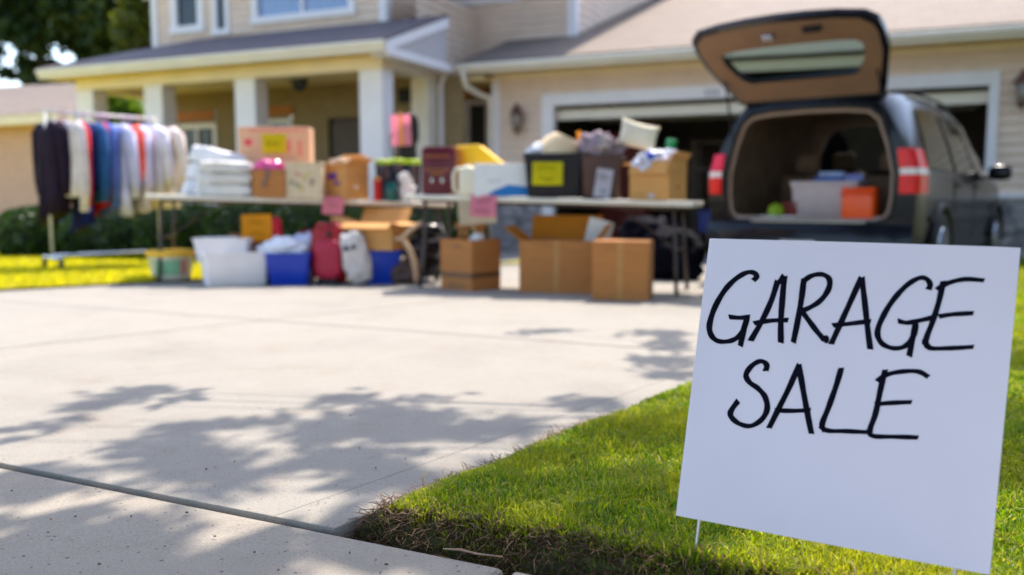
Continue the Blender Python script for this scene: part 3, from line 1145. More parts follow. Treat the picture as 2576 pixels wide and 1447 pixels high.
# big dark oak behind the left end of the house
def cl(px, py, Y, rpx, base):
    p = P(px, py, Y) - base
    return (p.x, p.y, p.z, rpx / F * Y)
base = Vector((-15.4, 34, -.5))
spec = [(30, 20, 75), (120, 30, 80), (220, 15, 85), (320, 30, 75), (60, 110, 55), (150, 85, 55), (250, 90, 60), (340, 110, 65), (100, 190, 50), (20, -60, 90), (160, -70, 100), (300, -60, 100), (215, 150, 42), (290, 165, 45), (375, 60, 60), (60, 165, 30), (150, 225, 38), (-40, 60, 60), (-30, 140, 40), (400, -20, 80), (240, 215, 35), (10, 185, 25)]
tree('large dark oak rising behind the left end of the porch roof', base, 7.5, [cl(x, y, 33 + random.uniform(-1.5, 2), r, base) for x, y, r in spec], M_OAK, 26000, .20, .4, spread=.2)
base = Vector((-7.3, 26, -.38))
tree('olive green tree squeezed between the oak and the upper storey', base, 6, [cl(350, 60, 26, 45, base), (cl(372, 110, 26, 40, base)), cl(330, 150, 26, 35, base), cl(365, 10, 26, 45, base)], M_OLIVE, 5000, .14, .16)
base = Vector((-8.4, 18.3, -.28))
tree('bright lime green small tree seen between the two leftmost porch columns', base, 2.6, [cl(300, 262, 18.3, 32, base), cl(335, 275, 18.3, 28, base), cl(265, 280, 18.3, 25, base), cl(310, 300, 18.3, 35, base), cl(280, 320, 18.3, 35, base)], M_LIME, 4000, .07, .05)
base = Vector((17.5, 27, -.4))
tree('dark tree peeking over the garage roof at the top right corner', base, 8, [cl(2440, -45, 27, 50, base), cl(2540, -40, 27, 55, base), cl(2640, -30, 27, 60, base), cl(2500, -110, 27, 70, base), cl(2600, -120, 27, 80, base)], M_OAK, 9000, .16, .25)

# shade tree on the front lawn just right of the frame; its limbs reach over the drive
shade = [  # px, py, rx, ry, leaves : patches of shade seen on the ground
    (220, 1016, 75, 8, 40), (375, 984, 90, 9, 55), (390, 1003, 80, 8, 35), (170, 1072, 60, 9, 36), (330, 1057, 40, 10, 28),
    (600, 1090, 220, 30, 230), (760, 1125, 150, 40, 250), (480, 1130, 120, 24, 120), (560, 1180, 150, 30, 150), (800, 1060, 130, 28, 190),
    (840, 1005, 60, 8, 30), (920, 1041, 180, 12, 130), (1077, 1010, 60, 7, 24), (1027, 1087, 40, 12, 40), (1145, 1087, 48, 12, 44),
    (1280, 1066, 50, 16, 50), (1520, 1000, 105, 30, 170), (1650, 855, 75, 26, 130), (1690, 918, 60, 28, 110), (1380, 837, 55, 7, 22),
    (285, 1151, 30, 10, 12), (20, 1110, 35, 12, 20), (280, 1340, 110, 60, 160), (60, 1220, 60, 28, 60), (60, 1420, 90, 30, 70), (160, 1400, 160, 40, 120), (330, 1440, 130, 40, 110),
    (930, 1160, 90, 22, 100), (560, 1420, 80, 25, 45), (820, 1395, 110, 25, 70), (1120, 1425, 70, 15, 40), (640, 1235, 120, 20, 60), (1000, 1210, 60, 14, 30),
    (1300, 1290, 150, 40, 150), (1550, 1240, 150, 50, 200), (1200, 1390, 160, 25, 130), (1500, 1390, 200, 40, 220), (1600, 1120, 90, 25, 70), (1350, 1180, 90, 20, 60), (2555, 1150, 60, 120, 160), (2560, 920, 60, 40, 90), (2100, 1100, 300, 150, 300),
]
TB = Vector((4.4, 4.6, gz(4.6)))
o = thing('shade_tree', 'leafy shade tree on the front lawn whose limbs overhang the driveway', 'tree', TB)
cs = []
hubs = []
for px, py, rx, ry, k in shade:
    lift = random.uniform(4.2, 5.6)
    c = G(px, py)
    hubs.append(c + SUNV * (lift / SUNV.z) - TB)
    ns = max(3, int(k / 6.5))
    for _ in range(ns):
        a = random.uniform(0, 6.283); q = math.sqrt(random.random())
        g = G(px + rx * q * math.cos(a), py + ry * q * math.sin(a))
        if NZ.noise(Vector((g.x * 5.2, g.y * 3.6, 4.2))) < -.06 and px < 2500:
            continue                                       # openings between the sprays
        hgt = lift + random.uniform(-.6, .6)
        c0 = g + SUNV * (hgt / SUNV.z) - TB
        sx_, sy_ = random.uniform(.03, .09), random.uniform(.02, .06)
        for _ in range(random.randint(13, 22)):
            cs.append((c0.x + random.gauss(0, sx_), c0.y + random.gauss(0, sy_), c0.z + random.gauss(0, .06)))
cs = np.array(cs)
cs2 = np.concatenate([RNG.normal(0, 1, (2600, 3)) * np.array([1.3, 1.3, .9]) + np.array([1.2, 1.2, 6.2]), RNG.normal(0, 1, (7000, 3)) * np.array([1.4, 1.6, 1.1]) + np.array([4.2, 2.2, 6.5])])
allc = np.concatenate([cs, cs2])
leaf_cards(allc, RNG.uniform(.04, .07, len(allc)), M_OAK, 'crown', o, .55)
b = MB()
fork = Vector((0, 0, 3.0))
b.tube([(0, 0, -.2), (.05, 0, .6), (0, .05, 1.8), fork, (.3, .3, 4.6), (.8, .9, 6.2)], [.30, .22, .19, .17, .12, .04], 12)
# limbs: group hubs by direction and chain them
hubs.sort(key=lambda h: math.atan2(h.y, h.x))
for i, h in enumerate(hubs):
    mid = fork.lerp(h, .55) + Vector((0, 0, .35))
    b.tube([fork + Vector((0, 0, random.uniform(-.3, .5))), fork.lerp(mid, .5) + Vector((0, 0, .12)), mid, h], [.028, .016, .009, .003], 6)
b.build('trunk', M_BARK, o, smooth=True)

# unseen tree added overhead and behind the viewer: it hides much of the open sky from the near ground
cl_ = []
for k in range(64):
    a = random.uniform(0, 6.283); q_ = math.sqrt(random.random())
    x_, y_ = 7.5 * q_ * math.cos(a), 1.6 + 5.6 * q_ * math.sin(a)
    cl_.append((x_, y_, 6.6 + random.uniform(-1.2, 1.8) - .10 * q_ * q_ * 5, random.uniform(.9, 1.4)))
tree('unseen added tree behind the viewpoint, its crown spread to block sky over the sidewalk', Vector((-.8, -3.6, gz(-3.6))), 7.5, cl_, M_OAK, 22000, .17, .3, spread=.3)

for (x_, y_, lab_) in ((14.5, 9.5, 'olive green tree on the lot to the right, farthest from the street'), (15.5, 3.5, 'olive green tree on the lot to the right, between the other two'), (12.5, -2.5, 'olive green tree on the lot to the right, nearest the street')):
    tree(lab_, Vector((x_, y_, gz(y_))), 6.5, [(random.uniform(-2.4, 2.4), random.uniform(-2.6, 2.6), random.uniform(1.3, 6.5), random.uniform(1.0, 1.5)) for _ in range(22)], M_OLIVE, 6500, .20, .2, 'olive trees right of the lawn', spread=.3)

# hedge row in front of the porch
def shrub(px, pytop, pybot, Y, rx, label, ry=.7, n=4200):
    x = P(px, 600, Y).x
    zt = zat(pytop, Y)
    base = Vector((x, Y, gz(Y)))
    o = thing('shrub', label, 'shrub', base, 0, 'clipped shrubs in front of the porch')
    h = zt - base.z
    u = RNG.normal(size=(n, 3)); u /= np.linalg.norm(u, axis=1)[:, None]
    k = np.array([NZ.noise(Vector((a * 2.2 + px, b_ * 2.2, c * 2.2))) for a, b_, c in u])
    rad = RNG.uniform(.72, 1.0, n) ** .5 * (1 + .10 * k)
    p = u * rad[:, None]
    sgn = np.sign(p); p = sgn * np.abs(p) ** .8
    p = p * np.array([rx, ry, h * .55]) + np.array([0, 0, h * .47])
    p = p[p[:, 2] > .02]
    leaf_cards(p, RNG.uniform(.022, .045, len(p)), M_BOX, 'foliage', o, .6)
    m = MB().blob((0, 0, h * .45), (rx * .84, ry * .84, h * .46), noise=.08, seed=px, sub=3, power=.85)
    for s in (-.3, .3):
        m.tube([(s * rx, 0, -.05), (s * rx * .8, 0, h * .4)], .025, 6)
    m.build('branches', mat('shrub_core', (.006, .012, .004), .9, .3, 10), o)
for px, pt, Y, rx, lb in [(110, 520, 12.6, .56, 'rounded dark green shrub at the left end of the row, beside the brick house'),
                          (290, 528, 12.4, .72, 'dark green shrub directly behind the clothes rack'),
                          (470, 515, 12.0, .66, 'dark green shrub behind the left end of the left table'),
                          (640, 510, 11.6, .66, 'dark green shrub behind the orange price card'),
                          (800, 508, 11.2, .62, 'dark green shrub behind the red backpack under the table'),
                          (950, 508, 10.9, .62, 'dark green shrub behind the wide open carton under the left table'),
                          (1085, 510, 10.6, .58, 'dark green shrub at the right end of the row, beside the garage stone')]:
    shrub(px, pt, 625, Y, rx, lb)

# ---- neighbour's house at far left
NBY = 20.0
q = P(190, 600, NBY)
nb = thing('neighbor_house', 'tan brick house with pinkish shingle roof at the far left edge', 'house', (q.x, q.y, gz(NBY)), -24)
zt = zat(300, NBY) - gz(NBY)
m = MB()
m.span((-9, 0, -.3), (.6, 5, zt))
m.build('wall', M_BRICK, nb)
m = MB()
m.span((-9.4, -.5, zt - .12), (1.1, -.46, zt + .10), .004)
m.span((-9.4, -.46, zt - .1), (1.1, 0, zt - .07))
m.build('fascia', M_BEAM, nb)
m = MB()
za = zt + .1
m.bm.faces.new([m.bm.verts.new(p) for p in [(-9.4, -.52, za), (1.15, -.52, za), (-1.6, 2.5, za + 1.15), (-6.6, 2.5, za + 1.25)]])
m.bm.faces.new([m.bm.verts.new(p) for p in [(1.15, -.52, za), (1.15, 5.5, za), (-1.6, 2.5, za + 1.15)]])
m.bm.faces.new([m.bm.verts.new(p) for p in [(1.15, 5.5, za), (-9.4, 5.5, za), (-6.6, 2.5, za + 1.25), (-1.6, 2.5, za + 1.15)]])
m.bm.faces.new([m.bm.verts.new(p) for p in [(-9.4, 5.5, za), (-9.4, -.52, za), (-6.6, 2.5, za + 1.25)]])
m.build('roof', M_ROOF, nb)

# ================================================================== YARD SIGN
def sign():
    w = .53
    A3 = Vector((0.877, 0.056, -0.477)); B3 = Vector((-0.137, 0.988, -0.073))
    def c2w(v):                                      # camera axes (x right, y down, z ahead) to world
        return Vector((v.x, CP * v.z - SP * v.y, -SP * v.z - CP * v.y))
    ax, dn = c2w(A3).normalized(), c2w(B3).normalized()
    d = ray(1785, 600)
    TL = Vector((0, 0, H)) + d * (3.1848 * w)
    hgt = w * 1.0262
    nrm = ax.cross(dn).normalized()
    if nrm.y > 0:
        nrm = -nrm                                   # towards the viewer
    up = -dn
    BC = TL + ax * w / 2 + dn * hgt
    o = thing('yard_sign', 'white square yard sign hand-lettered GARAGE SALE in black marker on two wire stakes', 'sign', (BC.x, BC.y, bed_z(BC.x, BC.y)))
    loc = Vector(o.location)
    m = MB()
    def bow(i, j):                                   # slight warp of the plastic sheet
        return .004 * math.sin(math.pi * i) * (1 - j) + (-.004 * max(0, (i - .9) / .1) ** 2 * max(0, 1 - j * 3))
    T = .004
    def pt(i, j, k):
        return TL - loc + ax * w * i + dn * hgt * j + nrm * (bow(i, j) + k)
    n = 24
    m.grid(lambda i, j: pt(i, j, 0), n, n)
    m.grid(lambda i, j: pt(i, 1 - j, -T), n, n)
    b = m.bm
    bmesh.ops.remove_doubles(b, verts=b.verts, dist=1e-6)
    edge = [e for e in b.edges if e.is_boundary]
    bmesh.ops.bridge_loops(b, edges=edge)
    MSIGN = mat('sign_plastic', (.80, .73, .78), .42, .035, 3, bmp=.03, bscale=30)
    m.build('panel', MSIGN, o)
    # pen strokes, traced as poly-lines on the panel
    def zp(x, y):
        return (2650 + x / 1.0325) / 1.59006, (900 + y / 1.0325) / 1.59006
    def onp(x, y):
        px, py = zp(x, y)
        r = ray(px, py); oo = Vector((0, 0, H))
        q = oo + r * ((TL - oo).dot(nrm) / r.dot(nrm))
        i = (q - TL).dot(ax) / w; j = (q - TL).dot(up) / -hgt
        return q + nrm * (bow(i, j) + .0007) - loc
    S = [
        [(376, 230), (388, 218), (384, 201), (352, 197), (305, 222), (258, 270), (217, 340), (195, 410), (200, 452), (225, 478), (265, 482), (303, 470), (334, 438), (350, 385)], [(274, 380), (320, 384), (362, 380)], [(350, 382), (337, 430), (322, 502)],
        [(364, 480), (410, 400), (450, 315), (477, 232)], [(470, 246), (488, 232), (504, 210)], [(505, 213), (497, 300), (490, 400), (490, 488)], [(377, 407), (450, 396), (521, 394)],
        [(586, 220), (576, 300), (559, 400), (541, 487)], [(583, 234), (618, 211), (662, 206), (690, 226), (687, 266), (655, 312), (610, 342), (572, 357)], [(574, 353), (610, 402), (642, 444), (672, 478)],
        [(697, 494), (740, 400), (780, 312), (822, 218)], [(824, 218), (834, 300), (846, 410), (859, 515)], [(703, 416), (780, 408), (862, 398)],
        [(1098, 268), (1106, 248), (1090, 224), (1060, 221), (1010, 250), (958, 305), (915, 372), (889, 440), (903, 486), (943, 508), (985, 508), (1018, 488), (1042, 445), (1047, 410)], [(972, 397), (1010, 405), (1060, 396), (1112, 384)], [(1046, 405), (1035, 462), (1019, 544)],
        [(1160, 232), (1141, 320), (1115, 402), (1088, 478), (1103, 508), (1180, 510), (1286, 504)], [(1072, 483), (1090, 492), (1106, 512)], [(1132, 268), (1180, 241), (1250, 225), (1329, 230)], [(1140, 379), (1200, 370), (1285, 365)],
        [(427, 604), (431, 578), (407, 563), (372, 580), (346, 618), (360, 650), (396, 676), (425, 712), (433, 760), (411, 803), (366, 830), (320, 822), (286, 795), (284, 768), (314, 726)],
        [(440, 840), (480, 760), (525, 670), (566, 576)], [(564, 578), (578, 660), (596, 760), (616, 863)], [(466, 766), (540, 768), (613, 765)],
        [(740, 590), (716, 670), (686, 755), (660, 826), (682, 849), (760, 852), (846, 856)], [(650, 828), (664, 840), (674, 854)],
        [(920, 598), (901, 680), (880, 780), (857, 848), (872, 872), (960, 875), (1057, 878)], [(885, 646), (930, 618), (1000, 605), (1060, 607), (1099, 629)], [(878, 741), (950, 735), (1030, 732)],
    ]
    m = MB()
    def smooth(p, k):
        if len(p) < 3:
            k = 1
        out = []
        for s in range(len(p) - 1):
            p0, p1, p2, p3 = p[max(s - 1, 0)], p[s], p[s + 1], p[min(s + 2, len(p) - 1)]
            for t in range(k):
                t /= k
                out.append(tuple(.5 * (2 * p1[c] + (p2[c] - p0[c]) * t + (2 * p0[c] - 5 * p1[c] + 4 * p2[c] - p3[c]) * t * t + (-p0[c] + 3 * p1[c] - 3 * p2[c] + p3[c]) * t ** 3) for c in (0, 1)))
        out.append(p[-1])
        return out
    rr = random.Random(4)
    for st in S:
        q = smooth(st, 6) if len(st) > 4 else smooth(st, 5)
        prev = None
        ph = rr.uniform(0, 6)
        for i, c in enumerate(q):
            a, e = q[max(i - 1, 0)], q[min(i + 1, len(q) - 1)]
            dx, dy = e[0] - a[0], e[1] - a[1]
            L = math.hypot(dx, dy) or 1
            # chisel tip: broad on falling strokes, finer on flat ones, slant ends
            hw_ = 10.6 + 2.0 * abs(dy / L) - 1.3 * abs(dx / L) + .7 * math.sin(i * .9 + ph)
            sk = (4 if i == 0 else (-3 if i == len(q) - 1 else 0))
            nx, ny = -dy / L, dx / L
            l = onp(c[0] + nx * hw_ + dx / L * sk, c[1] + ny * hw_ + dy / L * sk)
            r_ = onp(c[0] - nx * hw_ - dx / L * sk, c[1] - ny * hw_ - dy / L * sk)
            l, r_ = m.bm.verts.new(l), m.bm.verts.new(r_)
            if prev:
                m.bm.faces.new((prev[0], l, r_, prev[1]))
            prev = (l, r_)
    m.bm.faces.new([m.bm.verts.new(onp(677 + 13 * math.cos(a), 473 + 22 * math.sin(a) * .8)) for a in [k * math.pi / 6 for k in range(12)]])
    m.build('lettering', M_INK, o)
    # wire stakes
    for px, py in ((1757, 1300), (2403, 1425)):
        r = ray(px, py); oo = Vector((0, 0, H))
        q = oo + r * ((TL - oo).dot(nrm) / r.dot(nrm)) - nrm * .0085
        lean = dn.normalized()
        k = (q.z - gz(q.y) + .06) / -lean.z
        m = MB()
        m.tube([q - lean * .08 - loc, q - loc, q + lean * k - loc], .0034, 8)
        m.build('stake', mat('galvanised_wire', (.5, .5, .5), .35, .15, 30, metal=.9), o)
sign()

# ================================================================== FOLDING TABLES
class Table:
    def __init__(s, label, pl, pr, depth, leg_in):
        """pl, pr: front top corners as world points"""
        s.FL, s.FR = pl, pr
        e = pr - pl
        s.L = e.length
        s.e = e.normalized()
        s.w = Vector((-s.e.y, s.e.x, 0)).normalized()
        s.n = s.e.cross(s.w).normalized()
        s.dep = depth
        mid = pl + e * .5 + s.w * depth / 2
        yaw = math.degrees(math.atan2(s.e.y, s.e.x))
        o = thing('folding_table', label, 'table', (mid.x, mid.y, gz(mid.y)), 0, 'folding tables set with sale goods')
        s.o = o
        s.org = Vector(o.location)
        M = Matrix((s.e, s.w, s.n)).transposed().to_4x4()
        def loc(a, b, c):                              # along edge, back from the front, up from the top
            return s.FL + s.e * a + s.w * b + s.n * c - s.org
        m = MB()
        b = MB().box((0, 0, 0), (s.L, depth, .045), bev=.016, seg=3)
        bmesh.ops.transform(b.bm, matrix=Matrix.Translation(loc(s.L / 2, depth / 2, -.0225)) @ M, verts=b.bm.verts)
        b.build('tabletop', M_TABLE, o, smooth='angle')
        m = MB()
        for bb in (.09, depth - .09):
            m.tube([loc(.12, bb, -.058), loc(s.L - .12, bb, -.058)], .012, 8)
        m.build('apron_rail', M_STEEL, o)
        for side, li in ((0, leg_in), (1, s.L - leg_in)):
            out = -1 if side == 0 else 1
            for bb, sp in ((.10, -.05), (depth - .10, .05)):
                p0 = loc(li, bb, -.05)
                g = s.FL + s.e * (li + out * .04) + s.w * (bb + sp)
                zf = gz(g.y) - s.org.z
                f_ = Vector((g.x - s.org.x, g.y - s.org.y, zf + .012))
                k = p0.lerp(f_, .55) + s.w * -sp * .55
                m = MB().tube([p0, p0.lerp(k, .6), k, k.lerp(f_, .35) + s.w * sp * .25, f_], .017, 8)
                lg = m.build('leg', M_STEEL, o, smooth=True)
                MB().lathe([(.017, -.012), (.019, .03)], f_, 8).build('foot_cap', M_RUBBER, lg)
            pa, pb = loc(li, .10, -.05), loc(li, depth - .10, -.05)
            dz = Vector((0, 0, -.36))
            m = MB().tube([pa + dz + s.w * .02, pb + dz - s.w * .02], .011, 6)
            m.build('crossbar', M_STEEL, o)
            ctr = (pa + pb) / 2
            m = MB().tube([ctr + Vector((0, 0, -.36)), loc(li - out * .52, depth / 2, -.055)], .009, 6)
            m.build('brace', M_STEEL, o)
    def at(s, px, back):
        """point on the top seen at column px, a given distance behind the front edge"""
        best = None
        lo, hi = -2.0, s.L + 2.0
        for _ in range(50):
            mid = (lo + hi) / 2
            q = s.FL + s.e * mid + s.w * back
            zc = q.y * CP - (q.z - H) * SP
            x = 1288 + F * q.x / zc
            if x < px: lo = mid
            else: hi = mid
        return s.FL + s.e * lo + s.w * back

TL_ = Table('long white folding table on the left laden with bedding and boxes', P(362, 488, 8.05), P(1140, 511, 8.5), .72, .13)
TR_ = Table('white folding table on the right with a black bin and maroon case on top', P(1018, 489, 7.62), P(1742, 508, 6.78), .72, .16)

def pxm(wpx, Y):
    return wpx / F * Y

# ---- reusable builders
def carton(name, label, cat, loc, rz, w, d, h, m=M_CARD, flaps=(), wall=.006, group=None, tape=False, prints=()):
    """open corrugated box (or closed when flaps is None). flaps: (side, length, angle from upright outward)"""
    o = thing(name, label, cat, loc, rz, group)
    b = MB()
    if flaps is None:
        b.box((0, 0, h / 2), (w, d, h), bev=.006)
    else:
        b.span((-w / 2, -d / 2, 0), (w / 2, d / 2, .006))
        b.span((-w / 2, -d / 2, .0065), (w / 2, -d / 2 + wall, h))
        b.span((-w / 2, d / 2 - wall, .0065), (w / 2, d / 2, h))
        b.span((-w / 2, -d / 2 + wall + .0005, .0065), (-w / 2 + wall, d / 2 - wall - .0005, h))
        b.span((w / 2 - wall, -d / 2 + wall + .0005, .0065), (w / 2, d / 2 - wall - .0005, h))
    b.build('box_body', m, o)
    for sd, ln, ang in (flaps or ()):
        sx = {'f': (0, -1), 'b': (0, 1), 'l': (-1, 0), 'r': (1, 0)}[sd]
        wd = (w if sx[0] == 0 else d) - .012
        a = R(ang)
        p0 = Vector((sx[0] * (w / 2 - .003), sx[1] * (d / 2 - .003), h + .002))
        t = Vector((-sx[1], sx[0], 0))
        dr = Vector((sx[0] * math.sin(a), sx[1] * math.sin(a), math.cos(a)))
        nn = t.cross(dr)
        f = MB()
        for k in (1,):
            c = [p0 - t * wd / 2, p0 + t * wd / 2, p0 + t * wd / 2 + dr * ln, p0 - t * wd / 2 + dr * ln]
            e = [q + nn * .005 for q in c]
            f.quad(*c); f.quad(*e[::-1])
            for i in range(4):
                f.quad(c[i], e[i], e[(i + 1) % 4], c[(i + 1) % 4])
        bmesh.ops.remove_doubles(f.bm, verts=f.bm.verts, dist=1e-5)
        f.build('flap', M_FLAP if m is M_CARD else m, o)
    if tape:
        MB().box((0, -d / 2 - .001, h / 2), (.05, .001, h * .995)).build('tape_strip', mat('packing_tape', (.40, .20, .075), .35, .08, 20), o)
    for pr in prints:                                  # (name, side, u, v, su, sv, material)
        nm, sd, u, v, su, sv, mm = pr
        if sd == 'f': MB().box((u, -d / 2 - .0015, v), (su, .001, sv)).build(nm, mm, o)
        elif sd == 'l': MB().box((-w / 2 - .0015, u, v), (.001, su, sv)).build(nm, mm, o)
        else: MB().box((w / 2 + .0015, u, v), (.001, su, sv)).build(nm, mm, o)
    return o

def tub(name, label, cat, loc, rz, w, d, h, m, taper=.86, lip=.02, group=None, handles=True, wall=.004):
    """open plastic tub with tapered sides, rolled rim"""
    o = thing(name, label, cat, loc, rz, group)
    b = MB()
    def ring(k, z, n=7, rr=.16):
        pts = []
        hwid, hd = w / 2 * k, d / 2 * k
        r = min(hwid, hd) * rr
        for cx, cy, a0 in ((hwid - r, hd - r, 0), (-hwid + r, hd - r, 90), (-hwid + r, -hd + r, 180), (hwid - r, -hd + r, 270)):
            for j in range(n):
                a = R(a0 + 90 * j / (n - 1))
                pts.append((cx + r * math.cos(a), cy + r * math.sin(a), z))
        return pts
    seq = [ring(taper * .96, 0), ring(taper, .012), ring(.985, h - lip), ring(1.0, h - lip), ring(1.03, h - lip * .7), ring(1.03, h), ring(.975, h), ring(.965, h - .01), ring(taper - .02, .02)]
    vs = [[b.bm.verts.new(p) for p in r] for r in seq]
    n = len(vs[0])
    for A, B in zip(vs, vs[1:]):
        for i in range(n):
            b.bm.faces.new((A[i], A[(i + 1) % n], B[(i + 1) % n], B[i]))
    b.bm.faces.new(vs[0][::-1]); b.bm.faces.new(vs[-1])
    b.build('tub_body', m, o, smooth='angle')
    if handles:
        for sgn in (-1, 1):
            MB().box((sgn * w * .515, 0, h - lip * 1.6), (.02, d * .34, .018), bev=.006).build('handle', m, o)
    return o

def card(name, label, loc, rz, w, h, m, tilt=0, marks=2, curl=.012, roll=0, cat='price card', seed=1, group='hand-written price cards'):
    """paper card, slightly curled, with pen scribbles on the front (local -y)"""
    o = thing(name, label, cat, loc, 0, group, rot=(R(tilt), R(roll), R(rz)))
    def fn(i, j):
        return ((i - .5) * w, curl * (math.sin(i * 3.14) - .5) * (.3 + .7 * (1 - j)), (j - .5) * h)
    MB().grid(fn, 10, 6, thick=.0012).build('sheet', m, o)
    rr = random.Random(seed)
    if marks:
        b = MB()
        for k in range(marks):
            z0 = h * (.24 - .48 * k / max(1, marks - 1)) if marks > 1 else 0
            x = -w * rr.uniform(.2, .34)
            pts = []
            while x < w * .3:
                pts.append((x, z0 + h * rr.uniform(-.09, .09)))
                x += w * rr.uniform(.05, .11)
            for (x0, a), (x1, c) in zip(pts, pts[1:]):
                i0, i1 = x0 / w + .5, x1 / w + .5
                y0, y1 = [curl * (math.sin(i * 3.14) - .5) * (.3 + .7 * (1 - (a / h + .5))) - .004 for i in (i0, i1)]
                b.tube([(x0, y0, a), (x1, y1, c)], .0022, 4)
        b.build('handwriting', M_INK, o)
    return o

def cloth_heap(name, label, cat, loc, rz, s, m, seed, noise_=.3, freq=2.2, power=.8, group=None, flat=.9):
    o = MB().blob((0, 0, s[2] * .9), s, noise=noise_, freq=freq, seed=seed, sub=4, power=power, flat=flat).build(name, m, smooth=True, loc=loc, rz=rz)
    return tag(o, label, cat, group)

YAWT = math.degrees(math.atan2(TR_.e.y, TR_.e.x))
def lift(v, z=.001): return Vector((v.x, v.y, v.z + z))

# ------------------------------------------------ on the left table
def hpx(t, px, back, py):
    """height above the top so that the item reaches row py"""
    q = t.at(px, back)
    return zat(py, q.y) - q.z

M_LINEN = mat('white_linen', (.74, .74, .78), .85, .06, 5, bmp=.35, bscale=14, sheen=.2)
M_LINEN2 = mat('cream_linen', (.70, .67, .63), .85, .1, 6, bmp=.3, bscale=14)
def folded(name, label, px0, px1, pytop, back, dep, layers, m, rz, cat, tbl=None, droop=.3, seed=1):
    t = tbl or TL_
    q = t.at((px0 + px1) / 2, back + dep / 2)
    w = pxm(px1 - px0, q.y)
    hh = zat(pytop, q.y) - q.z
    o = thing(name, label, cat, lift(q), rz)
    rr = random.Random(seed)
    for k in range(layers):
        lh = hh / layers
        tp = 1 - .10 * k
        sx = w * tp * rr.uniform(.95, 1)
        ob = MB().blob((rr.uniform(-.02, .02) - droop * .05 * k, 0, lh * (k + .5)), (sx / 2, dep / 2 * tp, lh * .54), noise=.07, freq=2.5, seed=seed * 7 + k, sub=4, power=.42, ry=droop * 6 * (k / max(1, layers - 1)))
        ob.build('fold', m, o, smooth=True)
    return o
def bedding(name, label, px0, px1, pytop, back, dep, m, slope, seed, lean):
    """a soft pile with a sloping top and slumped sides, creased into layers"""
    q = TL_.at((px0 + px1) / 2, back + dep / 2)
    w = pxm(px1 - px0, q.y)
    hh = zat(pytop, q.y) - q.z
    o = thing(name, label, 'bedding', lift(q), 5)
    n = 3
    for k in range(n):
        b = bmesh.new()
        bmesh.ops.create_icosphere(b, subdivisions=4, radius=1)
        for v in b.verts:
            d = v.co.normalized()
            p = Vector([math.copysign(abs(a) ** .38, a) for a in d])
            z = (k + .5 + p.z * .52) / n                       # 0..1 of the pile height
            x = p.x * w / 2 * (1 - lean * z) + lean * w * .18 * z
            y = p.y * dep / 2 * (1 - .06 * k / n)
            top_h = hh * (1 - slope * (x / w + .5))
            nn = NZ.fractal(Vector((x * 9 + seed, y * 9, z * 3 + k)), .8, 2, 3) * .022
            v.co = (x + nn, y + nn, max(0, top_h * z + nn * .6))
        m_ = MB(); m_._merge(b)
        m_.build('fold', m, o, smooth=True)
    return o
bedding('comforter', 'tall white bedding pile with a top sloping down rightwards at the left table end', 470, 640, 358, .32, .34, M_LINEN, .30, 3, .22)
bedding('linen_bundle', 'lower clear bagged stack of white sheets in front of the tall bedding pile', 498, 640, 406, .03, .26, M_LINEN2, .04, 8, .10)
# big produce box with a yellow card
M_PEACH = mat('peach_cardboard', (.68, .42, .28), .8, .07, 5)
q = TL_.at(700, .46)
w = pxm(172, q.y)
h = hpx(TL_, 700, .46, 322)
fr = carton('fruit_box', 'peach coloured produce box with red fruit print standing tall on the left table', 'box', lift(q), 4, w, .26, h, M_PEACH, None,
            prints=[('fruit_print', 'f', -w * .36, h * .78, .07, .06, mat('print_red', (.62, .08, .12), .7)), ('fruit_print', 'f', w * .2, h * .74, .05, .12, mat('print_pinkred', (.72, .26, .20), .7)),
                    ('fruit_print', 'f', w * .36, h * .70, .04, .14, mat('print_pinkred', (.7, .26, .2), .7)), ('stripe_print', 'f', w * .05, h * .955, w * .8, .022, mat('print_pinkred', (.7, .26, .2), .7)), ('leaf_print', 'f', -w * .22, h * .50, .06, .035, mat('print_green', (.10, .16, .04), .7))])
y = q.y - .15
c = P(689, 361, y)
card('price_card', 'yellow price card taped to the peach produce box', (c.x, q.y - .142, c.z), 4, pxm(58, y), pxm(48, y), M_YEL, tilt=-6, marks=1, seed=2)
# little brown box with pink item
q = TL_.at(686, .07)
w = pxm(80, q.y); h = hpx(TL_, 686, .07, 428)
carton('small_carton', 'small plain brown box under the shiny pink bag on the left table', 'box', lift(q), -4, w, .2, h, M_CARD, ())
M_PINKSH = mat('pink_satin', (.75, .12, .32), .25, .3, 8, spec=.7)
cloth_heap('pink_bag', 'shiny pink gift bag slumped on the small brown box', 'bag', lift(q + Vector((-.02, 0, h - .02))), 10, (w * .44, .09, .06), M_PINKSH, 4, .28, 2.5)
m = MB()
m.grid(lambda i, j: (-.015 + .03 * i + .02 * math.sin(j * 5), -.005 * j, -.17 * j), 2, 10, thick=.001)
tag(m.build('ribbon', mat('grey_ribbon', (.30, .24, .22), .5), loc=(q.x - .03, q.y - .112, q.z + h + .01)), 'grey ribbon hanging down the front of the small brown box', 'ribbon')
